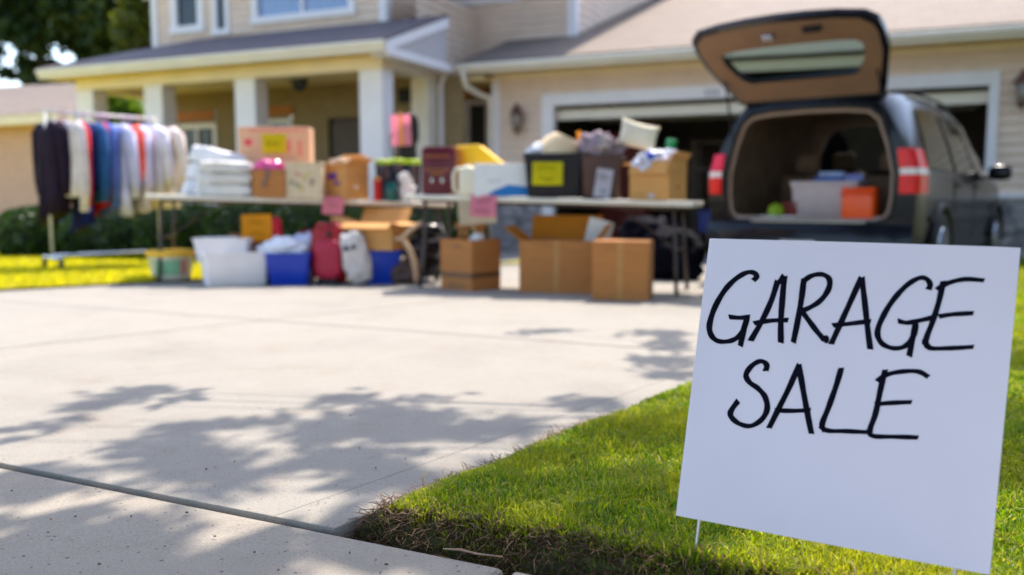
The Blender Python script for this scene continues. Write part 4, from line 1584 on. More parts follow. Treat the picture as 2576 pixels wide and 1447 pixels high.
# cream patterned keepsake box
q = TL_.at(770, .05)
w = pxm(90, q.y); h = hpx(TL_, 770, .05, 414)
o = carton('keepsake_box', 'cream storage box with a speckled pastel print on its front', 'box', lift(q), 3, w, .2, h, mat('cream_board', (.66, .54, .38), .7, .08, 12), None)
rr = random.Random(5)
for k in range(14):
    cc = rr.choice([(.62, .25, .2), (.5, .45, .12), (.3, .2, .16), (.62, .4, .3), (.25, .3, .2)])
    MB().box((rr.uniform(-.36, .36) * w, -.1015, h * rr.uniform(.2, .75)), (rr.uniform(.02, .05), .001, rr.uniform(.015, .04)), ry=rr.uniform(0, 90)).build('print_mark', mat('print_%d' % k, cc, .7), o)
MB().box((0, 0, h + .008), (w + .015, .215, .018), bev=.004).build('lid', mat('cream_board', (.66, .54, .38)), o)
# carton with a purple logo, corner towards the viewer
q = TL_.at(872, .17)
h = hpx(TL_, 872, .17, 412)
o = carton('moving_box', 'orange brown carton with a purple logo and crumpled paper on top', 'box', lift(q), -33, .30, .32, h, M_CARD2, (('b', .1, -30), ('r', .1, 60)),
           prints=[('purple_logo', 'f', -.03, h * .64, .12, .07, mat('purple_ink', (.12, .04, .22), .7)), ('purple_logo', 'f', .03, h * .45, .10, .03, mat('purple_ink', (.12, .04, .22), .7)), ('stripe_print', 'f', 0, h * .88, .24, .018, mat('print_orange', (.55, .18, .06), .7)), ('white_label', 'r', -.02, h * .35, .05, .03, M_PAPER)])
M_CRUMP = mat('crumpled_paper', (.60, .47, .36), .8, .15, 9, bmp=.4, bscale=30)
tag(MB().blob((0, 0, 0), (.13, .12, .06), noise=.5, freq=3.2, seed=9, sub=4).build('crumpled_paper', M_CRUMP, loc=q + Vector((-.03, .02, h - .01)), smooth=False), 'crumpled brown packing paper filling the carton with the purple logo', 'paper')
# red can, dark glass tumblers with lime lids, white bag
q = TL_.at(949, .03)
h = hpx(TL_, 949, .03, 446)
o = thing('red_can', 'small red canister with a tan lid beside the purple logo carton', 'canister', lift(q))
MB().lathe([(.036, 0), (.038, .004), (.038, h * .86), (.036, h * .88)], (0, 0, 0), 18).build('can_body', M_RED, o, smooth='angle')
MB().lathe([(.037, h * .88), (.037, h)], (0, 0, 0), 18).build('lid', M_CARD2, o)
M_TUMB = mat('dark_tumbler', (.035, .03, .055), .12, .4, 5, spec=.8)
for px, back, wpx, top, lab in ((966, .16, 42, 402, 'tall dark tumbler with a lime green lid nearest the purple logo carton'), (1000, .22, 46, 400, 'tall dark tumbler with a lime green lid next to the maroon case'), (1040, .3, 40, 402, 'tall dark tumbler with a lime green lid half hidden behind the maroon case')):
    q = TL_.at(px, back); h = hpx(TL_, px, back, top); r = pxm(wpx, q.y) / 2
    o = thing('tumbler', lab, 'tumbler', lift(q), 0, 'lime lidded tumblers')
    MB().lathe([(r * .8, 0), (r * .82, .01), (r, h * .86), (r, h * .88)], (0, 0, 0), 18).build('cup_body', M_TUMB, o, smooth='angle')
    MB().lathe([(r * 1.04, h * .88), (r * 1.04, h * .97), (r * .7, h)], (0, 0, 0), 18).build('lid', mat('lime_plastic', (.34, .46, .03), .4), o, smooth='angle')
q = TL_.at(985, .04)
h = hpx(TL_, 985, .04, 450)
o = thing('teal_jar', 'short teal jar standing in front of the dark tumblers', 'jar', lift(q))
MB().lathe([(.05, 0), (.055, .01), (.055, h * .7), (.035, h * .85)], (0, 0, 0), 18).build('jar_body', mat('teal_glass', (.01, .10, .09), .15), o, smooth='angle')
MB().lathe([(.04, h * .85), (.04, h)], (0, 0, 0), 18).build('lid', M_BLACKPL, o)
q = TL_.at(1024, .10)
o = thing('paper_bag', 'crumpled white paper bag tipped against the tumblers', 'bag', lift(q), 20)
MB().blob((0, 0, .09), (.075, .07, .10), noise=.35, freq=2.4, seed=12, sub=4, power=.7).build('bag_body', M_PAPER, o)
MB().blob((-.02, 0, .22), (.055, .04, .06), noise=.4, freq=2.8, seed=15, sub=3, power=.6, ry=-25).build('bag_mouth', M_PAPER, o)
# tall black bag with looped strap and its pink card
q = TL_.at(1020, .55)
h = hpx(TL_, 1020, .55, 288)
o = thing('black_bag', 'tall black bag with a thin looped strap standing behind the maroon case', 'bag', lift(q), 5)
M_BLK = mat('black_fabric', (.012, .011, .012), .8, .3, 15, bmp=.3, bscale=60)
MB().blob((.03, 0, h * .36), (.10, .08, h * .38), noise=.08, freq=2, seed=2, sub=4, power=.6).build('bag_body', M_BLK, o, smooth=True)
MB().blob((.055, 0, h * .82), (.095, .07, h * .2), noise=.06, freq=2, seed=4, sub=3, power=.7).build('bag_top', M_BLK, o, smooth=True)
MB().tube([(-.06, -.02, h * .45), (-.13, -.02, h * .55), (-.15, -.02, h * .72), (-.11, -.02, h * .88), (-.02, -.02, h * .97)], .008, 6).build('strap', M_BLK, o)
c = P(1009, 328, q.y - .1)
pk = card('price_card', 'pink card with an orange stripe clipped to the tall black bag', (c.x, q.y - .105, c.z), 4, pxm(48, q.y), pxm(76, q.y), M_PINK, tilt=-3, marks=0, roll=-3)
MB().box((0, -.010, 0), (.03, .001, pxm(74, q.y)), bev=0).build('stripe', M_ORANGE, pk)
MB().box((0, -.004, pxm(40, q.y)), (.03, .02, .05), bev=.006).build('clip', M_CARD2, pk)

# ------------------------------------------------ on the right table
q = TR_.at(1106, .20)
h = hpx(TR_, 1106, .20, 371)
M_MAROON = mat('maroon_enamel', (.10, .008, .016), .35, .2, 6)
M_TANLEA = mat('orange_tan_leather', (.40, .15, .04), .45, .15, 6)
o = thing('vintage_case', 'maroon hard case with rounded top and metal latches on the right table', 'case', lift(q), 2)
w = pxm(116, q.y)
def rrect(w, h, r, n=5):
    p = []
    for cx, cz, a0 in ((w / 2 - r, h - r, 0), (-w / 2 + r, h - r, 90), (-w / 2 + r, r * .6, 180), (w / 2 - r, r * .6, 270)):
        rr_ = r if a0 < 180 else r * .6
        cx = (w / 2 - rr_) * (1 if a0 in (0, 270) else -1)
        for j in range(n):
            a = R(a0 + 90 * j / (n - 1)); p.append((cx + rr_ * math.cos(a), cz + rr_ * math.sin(a)))
    return p
MB().prism(rrect(w * .72, h, .05), -.13, .115, bev=.006).build('case_body', M_MAROON, o, smooth='angle')
MB().prism([(x + w * .14, z) for x, z in rrect(w * .70, h * .985, .05)], -.10, .125, bev=.006).build('case_side', M_TANLEA, o, smooth='angle')
for z in (h * .52, h * .80):
    MB().box((-.02, -.134, z), (w * .55, .006, .012), bev=.002).build('strap', M_TANLEA, o)
for x in (-.06, .03):
    MB().box((x, -.138, h * .30), (.022, .012, .04), bev=.004).build('latch', M_CHROME, o)
MB().tube([(-.07, -.135, h * .42), (-.06, -.165, h * .44), (.03, -.165, h * .44), (.04, -.135, h * .42)], .008, 6).build('handle', M_TANLEA, o)
# yellow folded tarp behind
q = TR_.at(1210, .42); h = hpx(TR_, 1210, .42, 366)
o = thing('yellow_case', 'bright yellow plastic case with a sloping top behind the maroon case', 'case', lift(q), -8)
w = pxm(112, q.y)
MB().prism([(-w / 2, 0), (w / 2, 0), (w / 2, h * .66), (w * .42, h * .70), (0, h), (-w / 2, h * .98)], -.14, .14, bev=.012).build('case_body', mat('yellow_plastic', (.80, .50, .01), .45, .06, 5), o, smooth='angle')
MB().box((w * .1, -.143, h * .3), (w * .3, .008, .03), bev=.003).build('label_plate', mat('yellow_plastic', (.8, .5, .01)), o)
# cream jug
q = TR_.at(1166, .05); h = hpx(TR_, 1166, .05, 417)
M_CREAM = mat('cream_plastic', (.78, .72, .58), .4, .05, 5)
o = thing('jug', 'cream plastic jug with a moulded loop handle beside the maroon case', 'jug', lift(q), 0)
w = pxm(56, q.y)
MB().blob((w * .18, 0, h * .48), (w * .38, .075, h * .5), noise=.02, sub=4, power=.5).build('jug_body', M_CREAM, o, smooth=True)
MB().tube([(w * .0, -.01, h * .9), (-w * .32, -.01, h * .88), (-w * .44, -.01, h * .68), (-w * .42, -.01, h * .2), (-w * .2, -.01, h * .06), (w * .0, -.01, h * .08)], .015, 8).build('handle', M_CREAM, o, smooth=True)
MB().lathe([(.025, h * .95), (.025, h * 1.04)], (w * .2, 0, 0), 12).build('cap', M_CREAM, o)
# white carton with a blue swoosh-like wedge
q = TR_.at(1262, .06); h = hpx(TR_, 1262, .06, 412)
o = thing('appliance_box', 'white cardboard box printed with a bright blue wedge beside the cream jug', 'box', lift(q), YAWT + 18)
w = pxm(138, q.y)
MB().box((0, .09, h / 2), (w, .22, h), bev=.005).build('box_body', M_PAPER, o)
MB().prism([(-w * .30, .005), (w * .49, .005), (w * .49, h * .30), (w * .12, h * .36), (-w * .12, h * .20)], -.0225, -.021).build('blue_wedge', mat('print_blue', (.01, .16, .42), .6), o)
m = MB()
rr = random.Random(8)
for k in range(5):
    m.box((-w * .24 + k * .024, -.0215, h * .47), (.013, .001, rr.uniform(.012, .024)))
m.build('faint_print', mat('print_grey', (.45, .46, .52), .7), o)
# dark storage bin with yellow card
q = TR_.at(1393, .20); h = hpx(TR_, 1393, .20, 388)
w = pxm(150, q.y)
tub('storage_bin', 'black plastic storage bin with a yellow card taped on, on the right table', 'bin', lift(q), YAWT + 14, w * .96, .30, h, M_BLACKPL, .87, .03)
c = P(1377, 437, q.y - .16)
card('price_card', 'yellow price card with two lines of writing on the black storage bin', (c.x, q.y - .185, c.z), YAWT + 14, pxm(74, q.y), pxm(58, q.y), M_YEL, tilt=-14, marks=2, seed=6)
M_SHADE = mat('ivory_shade', (.72, .56, .38), .7, .07, 6, bmp=.1, bscale=60)
o = thing('lampshade', 'ivory cone lampshade lying in the black storage bin', 'lampshade', q + Vector((.06, .02, h + .045)), 20, rot=(R(8), R(22), R(15)))
MB().lathe([(.215, -.09), (.218, -.085), (.16, .05), (.10, .115), (.095, .11)], (0, 0, 0), 24, sy=.75).build('shade_cone', M_SHADE, o, smooth='angle')
MB().lathe([(.219, -.098), (.221, -.083)], (0, 0, 0), 24, sy=.75).build('shade_rim', M_LINEN2, o)
tag(MB().blob((0, 0, 0), (.11, .08, .06), noise=.35, freq=2.6, seed=21, sub=4, ry=-25).build('white_towel', M_LINEN, loc=q + Vector((-.14, -.02, h + .025)), smooth=True), 'white towel spilling over the left rim of the black storage bin', 'towel')
tag(MB().box((0, 0, 0), (.035, .06, .24), ry=-8, bev=.01).build('orange_folder', M_ORANGE, loc=q + Vector((.235, .10, h + .08))), 'orange folder sticking up behind the ivory lampshade', 'folder')
# brown bin with clothes, white tag
q = TR_.at(1512, .28); h = hpx(TR_, 1512, .28, 392)
M_DKBROWN = mat('dark_brown_plastic', (.065, .03, .024), .5, .2, 6)
w = pxm(100, q.y)
tub('brown_bin', 'dark brown bin heaped with grey clothes between the black bin and the carton', 'bin', lift(q), YAWT + 14, w, .30, h, M_DKBROWN, .9, .02)
M_GREYCL = mat('grey_mauve_cloth', (.30, .25, .28), .9, .35, 5, bmp=.5, bscale=18)
for k, (dx, dz, s, cc, lb) in enumerate([(-.06, .02, (.13, .12, .11), (.30, .24, .28), 'mauve grey sweater heaped on the left of the dark brown bin'), (.07, .0, (.11, .11, .085), (.20, .15, .15), 'dark taupe shirt heaped on the right of the dark brown bin'), (.0, .07, (.10, .08, .07), (.52, .46, .44), 'pale grey garment on top of the heap in the dark brown bin')]):
    cloth_heap('clothes', lb, 'clothes', q + Vector((dx, -.02 * k, h + dz - .04)), 20 * k, s, mat('heap_cloth_%d' % k, cc, .9, .3, 6, bmp=.5, bscale=18), 30 + k, .4, 2.6, .8, 'clothes heaped in the dark brown bin')
c = P(1518, 461, q.y - .19)
card('price_tag', 'narrow white tag hanging from the dark brown bin', (c.x, q.y - .185, c.z), YAWT + 14, pxm(40, q.y), pxm(70, q.y), mat('tag_white', (.74, .72, .78), .7), tilt=-4, marks=2, roll=8, seed=9, cat='tag')
# open carton with pillow, bottle and bags
q = TR_.at(1655, .24); h = hpx(TR_, 1655, .24, 408)
o = carton('carton', 'open carton on the right end of the right table holding plastic bags', 'box', lift(q), -40, .37, .29, h, M_CARD2, (('l', .10, 100), ('f', .11, 163), ('r', .08, 30)),
           prints=[('box_mark', 'f', .02, h * .12, .05, .03, mat('print_grey', (.45, .46, .52))), ('box_mark', 'r', 0, h * .35, .05, .03, M_CARD)])
M_PLBAG = mat('plastic_bag', (.62, .64, .74), .3, .12, 6, bmp=.5, bscale=20, spec=.6)
tag(MB().blob((0, 0, 0), (.14, .12, .09), noise=.45, freq=2.8, seed=41, sub=4).build('plastic_bag', M_PLBAG, loc=q + Vector((-.05, -.02, h + .0))), 'crumpled white plastic bag in the left of the right end carton', 'bag')
tag(MB().blob((0, 0, 0), (.09, .09, .09), noise=.45, freq=3, seed=44, sub=4).build('plastic_bag', mat('white_bag', (.76, .75, .80), .35, .05, 6), loc=q + Vector((.09, .0, h + .015))), 'bright white plastic bag bulging at the right of the right end carton', 'bag')
tag(MB().blob((0, 0, 0), (.05, .045, .04), noise=.2, freq=2, seed=46, sub=3).build('baseball_hat', M_BLUE, loc=q + Vector((-.07, -.10, h + .045)), smooth=True), 'royal blue hat resting on the plastic bag in the carton', 'hat')
M_PILLOW = mat('ivory_pillow', (.74, .66, .52), .85, .06, 5, bmp=.2, bscale=18, sheen=.2)
def pillow(w, h, t, puff=1.0, n=18):
    m = MB()
    def f(sg):
        def fn(i, j):
            u, v = i * 2 - 1, j * 2 - 1
            k = (1 - abs(u) ** 2.6) * (1 - abs(v) ** 2.6)
            pinch = 1 - .10 * (1 - abs(u * v))
            return (u * w / 2 * (1 - .10 * (1 - v * v)), sg * t / 2 * max(k, 0) ** .55, v * h / 2 * (1 - .10 * (1 - u * u)))
        return fn
    m.grid(f(1), n, n); m.grid(f(-1), n, n)
    bmesh.ops.remove_doubles(m.bm, verts=m.bm.verts, dist=1e-5)
    return m
o = pillow(.34, .24, .12).build('pillow', M_PILLOW, smooth=True, loc=P(1606, 340, TR_.at(1600, .40).y) + Vector((0, 0, -.005)))
o.rotation_euler = (R(-12), R(14), R(5))
tag(o, 'ivory throw pillow propped on edge between the grey clothes and the green bottle', 'pillow')
q2 = q + Vector((.075, .09, 0))
o = thing('green_bottle', 'green plastic bottle rising from the right end carton', 'bottle', q2 + Vector((0, 0, h - .14)), 0, rot=(R(0), R(8), 0))
MB().lathe([(.06, 0), (.062, .01), (.062, .20), (.055, .235), (.03, .265), (.03, .275)], (0, 0, 0), 18).build('bottle_body', mat('green_plastic', (.005, .19, .065), .3, .1), o, smooth='angle')
MB().lathe([(.045, .27), (.045, .325), (.035, .335)], (0, 0, 0), 16).build('cap', mat('green_plastic', (.005, .19, .065)), o)

# cards hanging from the table edges
q = TR_.at(1216, -.008)
card('price_card', 'pink price card hanging from the front edge of the right table', (q.x, q.y - .012, zat(518, q.y)), YAWT + 3, pxm(68, q.y), pxm(54, q.y), M_PINK, tilt=-4, marks=2, roll=2, seed=12)
q = TR_.at(1200, -.004)
card('cream_paper', 'cream paper sheet taped under the right table edge behind the pink card', (q.x, q.y + .005, zat(532, q.y)), YAWT + 3, pxm(100, q.y), pxm(64, q.y), mat('cream_sheet', (.70, .62, .48), .7), tilt=0, marks=0, roll=-5, cat='paper', group=None)
q = TL_.at(838, -.008)
card('price_card', 'pink price card hanging from the front edge of the left table', (q.x, q.y - .012, zat(517, q.y)), 3, pxm(52, q.y), pxm(46, q.y), M_PINK, tilt=-4, marks=1, roll=4, seed=14)

# ------------------------------------------------ on the ground under the left table
def gy(py):
    return H / ((py - 723.5) / F * CP + SP) * 0 + G(1288, py).y

def gspot(px, Y):
    p = P(px, 700, Y)
    return Vector((p.x, Y, gz(Y) + .002))

# bucket on the grass
Y = 8.35
q = gspot(432, Y)
h = zat(640, Y) - q.z
o = thing('bucket', 'pale bucket with yellow rim and green printed band on the grass', 'bucket', q + Vector((0, 0, .02)))
r = pxm(112, Y) / 2
MB().lathe([(r * .80, 0), (r * .82, .01), (r * .98, h - .03), (r * .98, h - .03)], (0, 0, 0), 24).build('bucket_body', mat('pale_plastic', (.62, .58, .48), .4), o, smooth='angle')
MB().lathe([(r * .985, h - .032), (r * 1.06, h - .03), (r * 1.07, h + .015), (r * .98, h + .02)], (0, 0, 0), 24).build('rim', mat('yellow_orange_plastic', (.80, .48, .02), .4), o, smooth='angle')
b = MB()
for k in range(10):
    a0 = R(-115 + k * 7); a1 = R(-115 + k * 7 + 7)
    b.quad(*[(rr_ * math.cos(a), rr_ * math.sin(a), z) for rr_, a, z in ((r * .87, a0, h * .2), (r * .87, a1, h * .2), (r * .965, a1, h * .75), (r * .965, a0, h * .75))])
b.build('printed_band', mat('mint_print', (.25, .45, .28), .5), o)
b = MB()
for k in range(3):
    a0 = R(-44 + k * 7); a1 = R(-44 + k * 7 + 7)
    b.quad(*[(rr_ * math.cos(a), rr_ * math.sin(a), z) for rr_, a, z in ((r * .87, a0, h * .2), (r * .87, a1, h * .2), (r * .965, a1, h * .75), (r * .965, a0, h * .75))])
b.build('printed_band', mat('rose_print', (.55, .25, .22), .5), o)
# white tubs
Y = 7.95
q = gspot(590, Y)
w = pxm(184, Y)
h = zat(632, Y) - q.z
tub('white_bin', 'large white plastic bin on the concrete in front of the left table', 'bin', q, 24, w * .84, .46, h, M_PLASTWHITE, .92, .03)
q2 = gspot(566, Y + .10) + Vector((0, 0, h - .10))
tub('white_tub', 'smaller white tub set into the large white bin', 'tub', q2, 8, pxm(134, Y), .34, zat(598, Y + .1) - q2.z, M_PLASTWHITE, .88, .02)
# blue bin A with bag
Y = 8.0
q = gspot(733, Y); h = zat(634, Y) - q.z
tub('blue_bin', 'blue plastic bin next to the large white bin, with white bags bulging out', 'bin', q, 6, pxm(108, Y), .40, h, M_BLUE, .84, .03, 'blue plastic bins')
tag(MB().blob((0, 0, 0), (.20, .15, .10), noise=.4, freq=2.4, seed=51, sub=4).build('white_bag', M_LINEN, loc=q + Vector((-.06, .0, h + .03)), smooth=True), 'white laundry bag bulging from the blue bin beside the white bin', 'bag')
tag(MB().blob((0, 0, 0), (.12, .10, .11), noise=.35, freq=2.4, seed=53, sub=4).build('lilac_bag', mat('lilac_cloth', (.52, .52, .66), .8, .1, 6), loc=q + Vector((.10, .10, h + .06)), smooth=True), 'pale lilac cloth bag behind the white laundry bag', 'bag')
# red jug & orange card
Y = 8.3
q = gspot(698, Y)
zt = zat(547, Y)
o = thing('red_jug', 'red plastic fuel jug standing behind the orange price card', 'jug', q, 0)
hh = zt - q.z
MB().blob((0, 0, hh * .36), (.10, .09, hh * .37), noise=.02, sub=4, power=.45).build('jug_body', M_RED, o, smooth=True)
MB().lathe([(.07, hh * .68), (.055, hh * .85), (.05, hh * .97), (.035, hh)], (0, 0, 0), 16).build('neck', mat('bright_red_plastic', (.60, .04, .06), .35), o, smooth='angle')
c = P(648, 573, Y - .16)
o = thing('brown_basket', 'reddish brown wicker basket behind the white tub', 'basket', gspot(640, Y + .05), 0)
hb = zat(588, Y) - gz(Y)
MB().lathe([(.14, 0), (.15, .01), (.20, hb * .92), (.215, hb * .94), (.21, hb), (.19, hb), (.13, .03)], (0, 0, 0), 22, sx=1.1, sy=.7).build('basket_body', mat('wicker', (.20, .085, .05), .7, .3, 30, bmp=.8, bscale=60), o, smooth='angle')
card('price_card', 'orange price card leaning on the reddish basket under the left table', (c.x, Y - .19, c.z), 2, pxm(74, Y), pxm(66, Y), M_ORANGE, tilt=-8, marks=2, seed=17, roll=-2)
# red backpack
Y = 8.0
q = gspot(830, Y)
h = zat(562, Y) - q.z
M_REDFAB = mat('red_fabric', (.30, .008, .02), .6, .25, 6, bmp=.25, bscale=60)
o = thing('red_backpack', 'red upright backpack with a front pocket standing on the concrete under the left table', 'backpack', q, -12)
w = pxm(98, Y)
MB().blob((0, .02, h * .5), (w * .46, .11, h * .51), noise=.10, freq=2, seed=61, sub=4, power=.65).build('bag_body', M_REDFAB, o, smooth=True)
MB().blob((.03, -.09, h * .42), (w * .36, .06, h * .32), noise=.04, freq=2, seed=62, sub=4, power=.5).build('pocket', mat('crimson_fabric', (.34, .008, .045), .55, .15, 6), o, smooth=True)
MB().tube([(-.06, -.06, h * .93), (-.05, -.06, h * 1.02), (.03, -.06, h * 1.02), (.04, -.06, h * .93)], .011, 6).build('handle', M_BLK, o)
MB().box((.02, -.10, .04), (w * .55, .05, .08), bev=.02).build('base_patch', M_BLK, o)
MB().box((.04, -.085, h * .83), (.05, .02, .05), bev=.008).build('badge', M_BLK, o)
o = thing('red_purse', 'small red handbag with a yellow charm tucked between the blue bin and the backpack', 'handbag', gspot(772, 8.25) + Vector((0, 0, .0)), 0)
hz_ = zat(600, 8.25) - gz(8.25)
MB().blob((0, 0, hz_ * .55), (.15, .09, hz_ * .5), noise=.12, freq=2, seed=64, sub=4, power=.7).build('bag_body', mat('rose_red_leather', (.36, .03, .06), .5, .2), o, smooth=True)
MB().tube([(-.08, 0, hz_ * .9), (-.05, 0, hz_ * 1.15), (.05, 0, hz_ * 1.18), (.09, 0, hz_ * .9)], .010, 6).build('strap', mat('rose_red_leather', (.36, .03, .06)), o)
MB().blob((.02, -.10, hz_ * .72), (.03, .02, .03), sub=2).build('charm', M_YEL, o, smooth=True)
# white duffel
Y = 7.95
q = gspot(905, Y)
h = zat(578, Y) - q.z
o = thing('white_duffel', 'white duffel bag with a navy strap leaning upright beside the red backpack', 'duffel bag', q + Vector((.03, 0, 0)), 0, rot=(0, R(-13), R(8)))
w = pxm(70, Y)
MB().blob((0, 0, h * .51), (w * .50, .12, h * .50), noise=.16, freq=2.4, seed=71, sub=4, power=.75).build('bag_body', mat('offwhite_canvas', (.64, .58, .55), .8, .08, 6, bmp=.25, bscale=30), o, smooth=True)
MB().box((-.03, -.115, h * .72), (w * .45, .02, .05), bev=.008).build('strap', mat('navy_webbing', (.03, .035, .07), .7), o)
# blue bin B with carton over it
Y = 8.15
q = gspot(960, Y); h = zat(628, Y) - q.z
tub('blue_bin', 'blue plastic bin half hidden behind the white duffel, an open carton lying on it', 'bin', q, 14, pxm(92, Y), .40, h, M_BLUE, .84, .03, 'blue plastic bins')
MB().box((0, 0, 0), (.10, .002, .03), rz=14).build('label_print', mat('print_grey', (.45, .46, .52)), None, loc=(0, 0, 0)) if False else None
q2 = q + Vector((-.05, -.02, h + .006))
hc = zat(545, Y) - q2.z
carton('wide_carton', 'wide open carton with raised flaps lying on the half hidden blue bin', 'box', q2, -18, .52, .36, hc * .82, M_CARD2, (('f', .10, 118), ('l', .14, 70), ('b', .17, 38), ('r', .12, 100)))
# beige curved chair back, black helmet-like vacuum, dark bag
Y = 7.9
M_BEIGE = mat('bentwood', (.56, .40, .27), .5, .12, 4, stretch=(1, 1, 6))
o = thing('bentwood_frame', 'pale bentwood frame with two curved arms leaning beside the blue bin', 'wooden frame', gspot(1035, Y), 0)
pts = [P(990, 600, Y), P(1012, 600, Y), P(1030, 628, Y), P(1040, 655, Y), P(1046, 690, Y), P(1046, 712, Y)]
gl = Vector(o.location)
MB().tube([p - gl for p in pts], [.016, .022, .026, .026, .022, .018], 8).build('curved_arm', M_BEIGE, o, smooth=True)
MB().tube([p - gl for p in [P(1004, 606, Y), P(1022, 588, Y), P(1044, 570, Y), P(1062, 560, Y)]], [.022, .024, .022, .016], 8).build('curved_arm', M_BEIGE, o, smooth=True)
MB().tube([p - gl for p in [P(1010, 606, Y), P(1018, 612, Y + .3), P(1024, 690, Y + .32)]], .016, 8).build('rear_leg', M_BEIGE, o)
Y = 8.25
o = thing('vacuum_cleaner', 'glossy black canister vacuum cleaner behind the bentwood frame', 'vacuum cleaner', gspot(1065, Y), 15)
z0 = gz(Y)
M_GLOSSBLK = mat('gloss_black', (.008, .008, .012), .2, .3, 5, spec=.35)
MB().blob((0, 0, zat(625, Y) - z0), (.17, .15, .13), noise=.03, sub=4, power=.75).build('canister', M_GLOSSBLK, o, smooth=True)
MB().blob((.05, -.04, zat(580, Y) - z0), (.12, .11, .07), noise=.03, sub=3, power=.7).build('motor_cap', M_GLOSSBLK, o, smooth=True)
for s in (-.13, .13):
    MB().lathe([(.07, -.025), (.085, -.015), (.085, .015), (.07, .025)], (s, 0, .09), 16, rot=(0, 90, 0)).build('wheel', M_RUBBER, o)
MB().lathe([(.15, .05), (.16, .07), (.16, .26), (.14, .30)], (0, .02, 0), 16).build('base', M_GLOSSBLK, o, smooth='angle')
MB().tube([(.05, .02, .45), (.16, -.06, .55), (.20, -.12, .40), (.12, -.18, .18), (-.05, -.2, .06)], .020, 8).build('hose', M_BLACKPL, o, smooth=True)
cloth_heap('brown_bag', 'dark brown slouchy bag on the concrete between the two tables', 'bag', gspot(1022, 8.1), 10, (.16, .12, .14), mat('dark_brown_leather', (.07, .04, .035), .55, .3, 6), 77, .25, 2, .75)

# ------------------------------------------------ on the ground under the right table
Yb = G(1186, 735).y + .1
q = gspot(1184, Yb + .22)
h = zat(604, Yb) - q.z
o = carton('tall_carton', 'square brown carton with a dark tape band and a wooden rack poking out', 'box', q, -42, .385, .36, h, M_CARD, (),
       prints=[('tape_band', 'f', 0, h * .30, .385, .045, mat('dark_tape', (.13, .065, .035), .4)), ('tape_band', 'r', 0, h * .30, .36, .045, mat('dark_tape', (.13, .065, .035))), ('faint_print', 'f', .02, h * .86, .10, .03, mat('print_brown', (.24, .13, .07), .8))])
m = MB()
rr = random.Random(3)
for k in range(5):
    m.box((-.10 + k * .045, -.1815, h * .09), (.022, .001, .05), ry=rr.uniform(-6, 6))
    m.box((-.10 + k * .045 + .009, -.1815, h * .09 + .02 * rr.choice((-1, 0, 1))), (.03, .0012, .012))
m.build('faint_lettering', mat('print_brown', (.24, .13, .07)), o)
M_REDWOOD = mat('reddish_wood', (.33, .12, .035), .55, .25, 5, stretch=(1, 1, 6))
o = thing('wooden_rack', 'small reddish wooden rack sticking out of the square carton', 'rack', q + Vector((0, .0, h - .22)), -10)
for x in (-.10, -.03, .06, .10):
    MB().box((x, 0, .19), (.032, .02, .38), ry=random.uniform(-8, 8), bev=.004).build('slat', M_REDWOOD, o)
MB().box((0, .012, .34), (.28, .016, .035), bev=.004).build('top_rail', M_REDWOOD, o)
tag(MB().blob((0, 0, 0), (.06, .05, .06), noise=.3, seed=81, sub=3).build('paper_wad', M_PAPER, loc=q + Vector((.06, -.06, h - .005))), 'white paper wad inside the square carton', 'paper')
Yb = G(1400, 738).y
q = gspot(1412, Yb + .22)
h = zat(606, Yb) - q.z
carton('wide_box', 'open brown carton with tall orange lit flaps, in the middle under the right table', 'box', q, YAWT + 5, pxm(194, Yb), .42, h, M_CARD, (('b', .21, 18), ('l', .18, 52), ('r', .17, 35)), tape=True)
q2 = gspot(1505, Yb + .30)
o = MB().box((0, 0, .11), (.22, .01, .24), ry=14).build('white_board', M_PAPER, loc=q2 + Vector((0, 0, h - .06)), rz=YAWT)
tag(o, 'white board leaning out of the open carton with orange lit flaps', 'board')
Yb = G(1570, 757).y
q = gspot(1568, Yb + .2)
h = zat(607, Yb) - q.z
carton('closed_carton', 'closed brown carton with a tape strip, right of the open one under the right table', 'box', q, YAWT + 4, pxm(142, Yb), .38, h, M_CARD, None, tape=True)
cloth_heap('gloom_bag', 'added black bag filling in the garage gloom behind the right legs of the right table', 'bag', gspot(1690, 8.6), 0, (.30, .25, .26), mat('gloom_black', (.004, .004, .008), .8, .3, 8, bmp=.2, bscale=8, spec=.05), 91, .3, 2.2)  # made-up bag, near black to stand in for the shade here
cloth_heap('gloom_bag', 'added black bag filling in the garage gloom beside the other one, nearer the closed carton', 'bag', gspot(1620, 8.9), 0, (.28, .25, .32), mat('gloom_black', (.012, .012, .018)), 95, .3, 2.2)  # second made-up bag, also standing in for shade

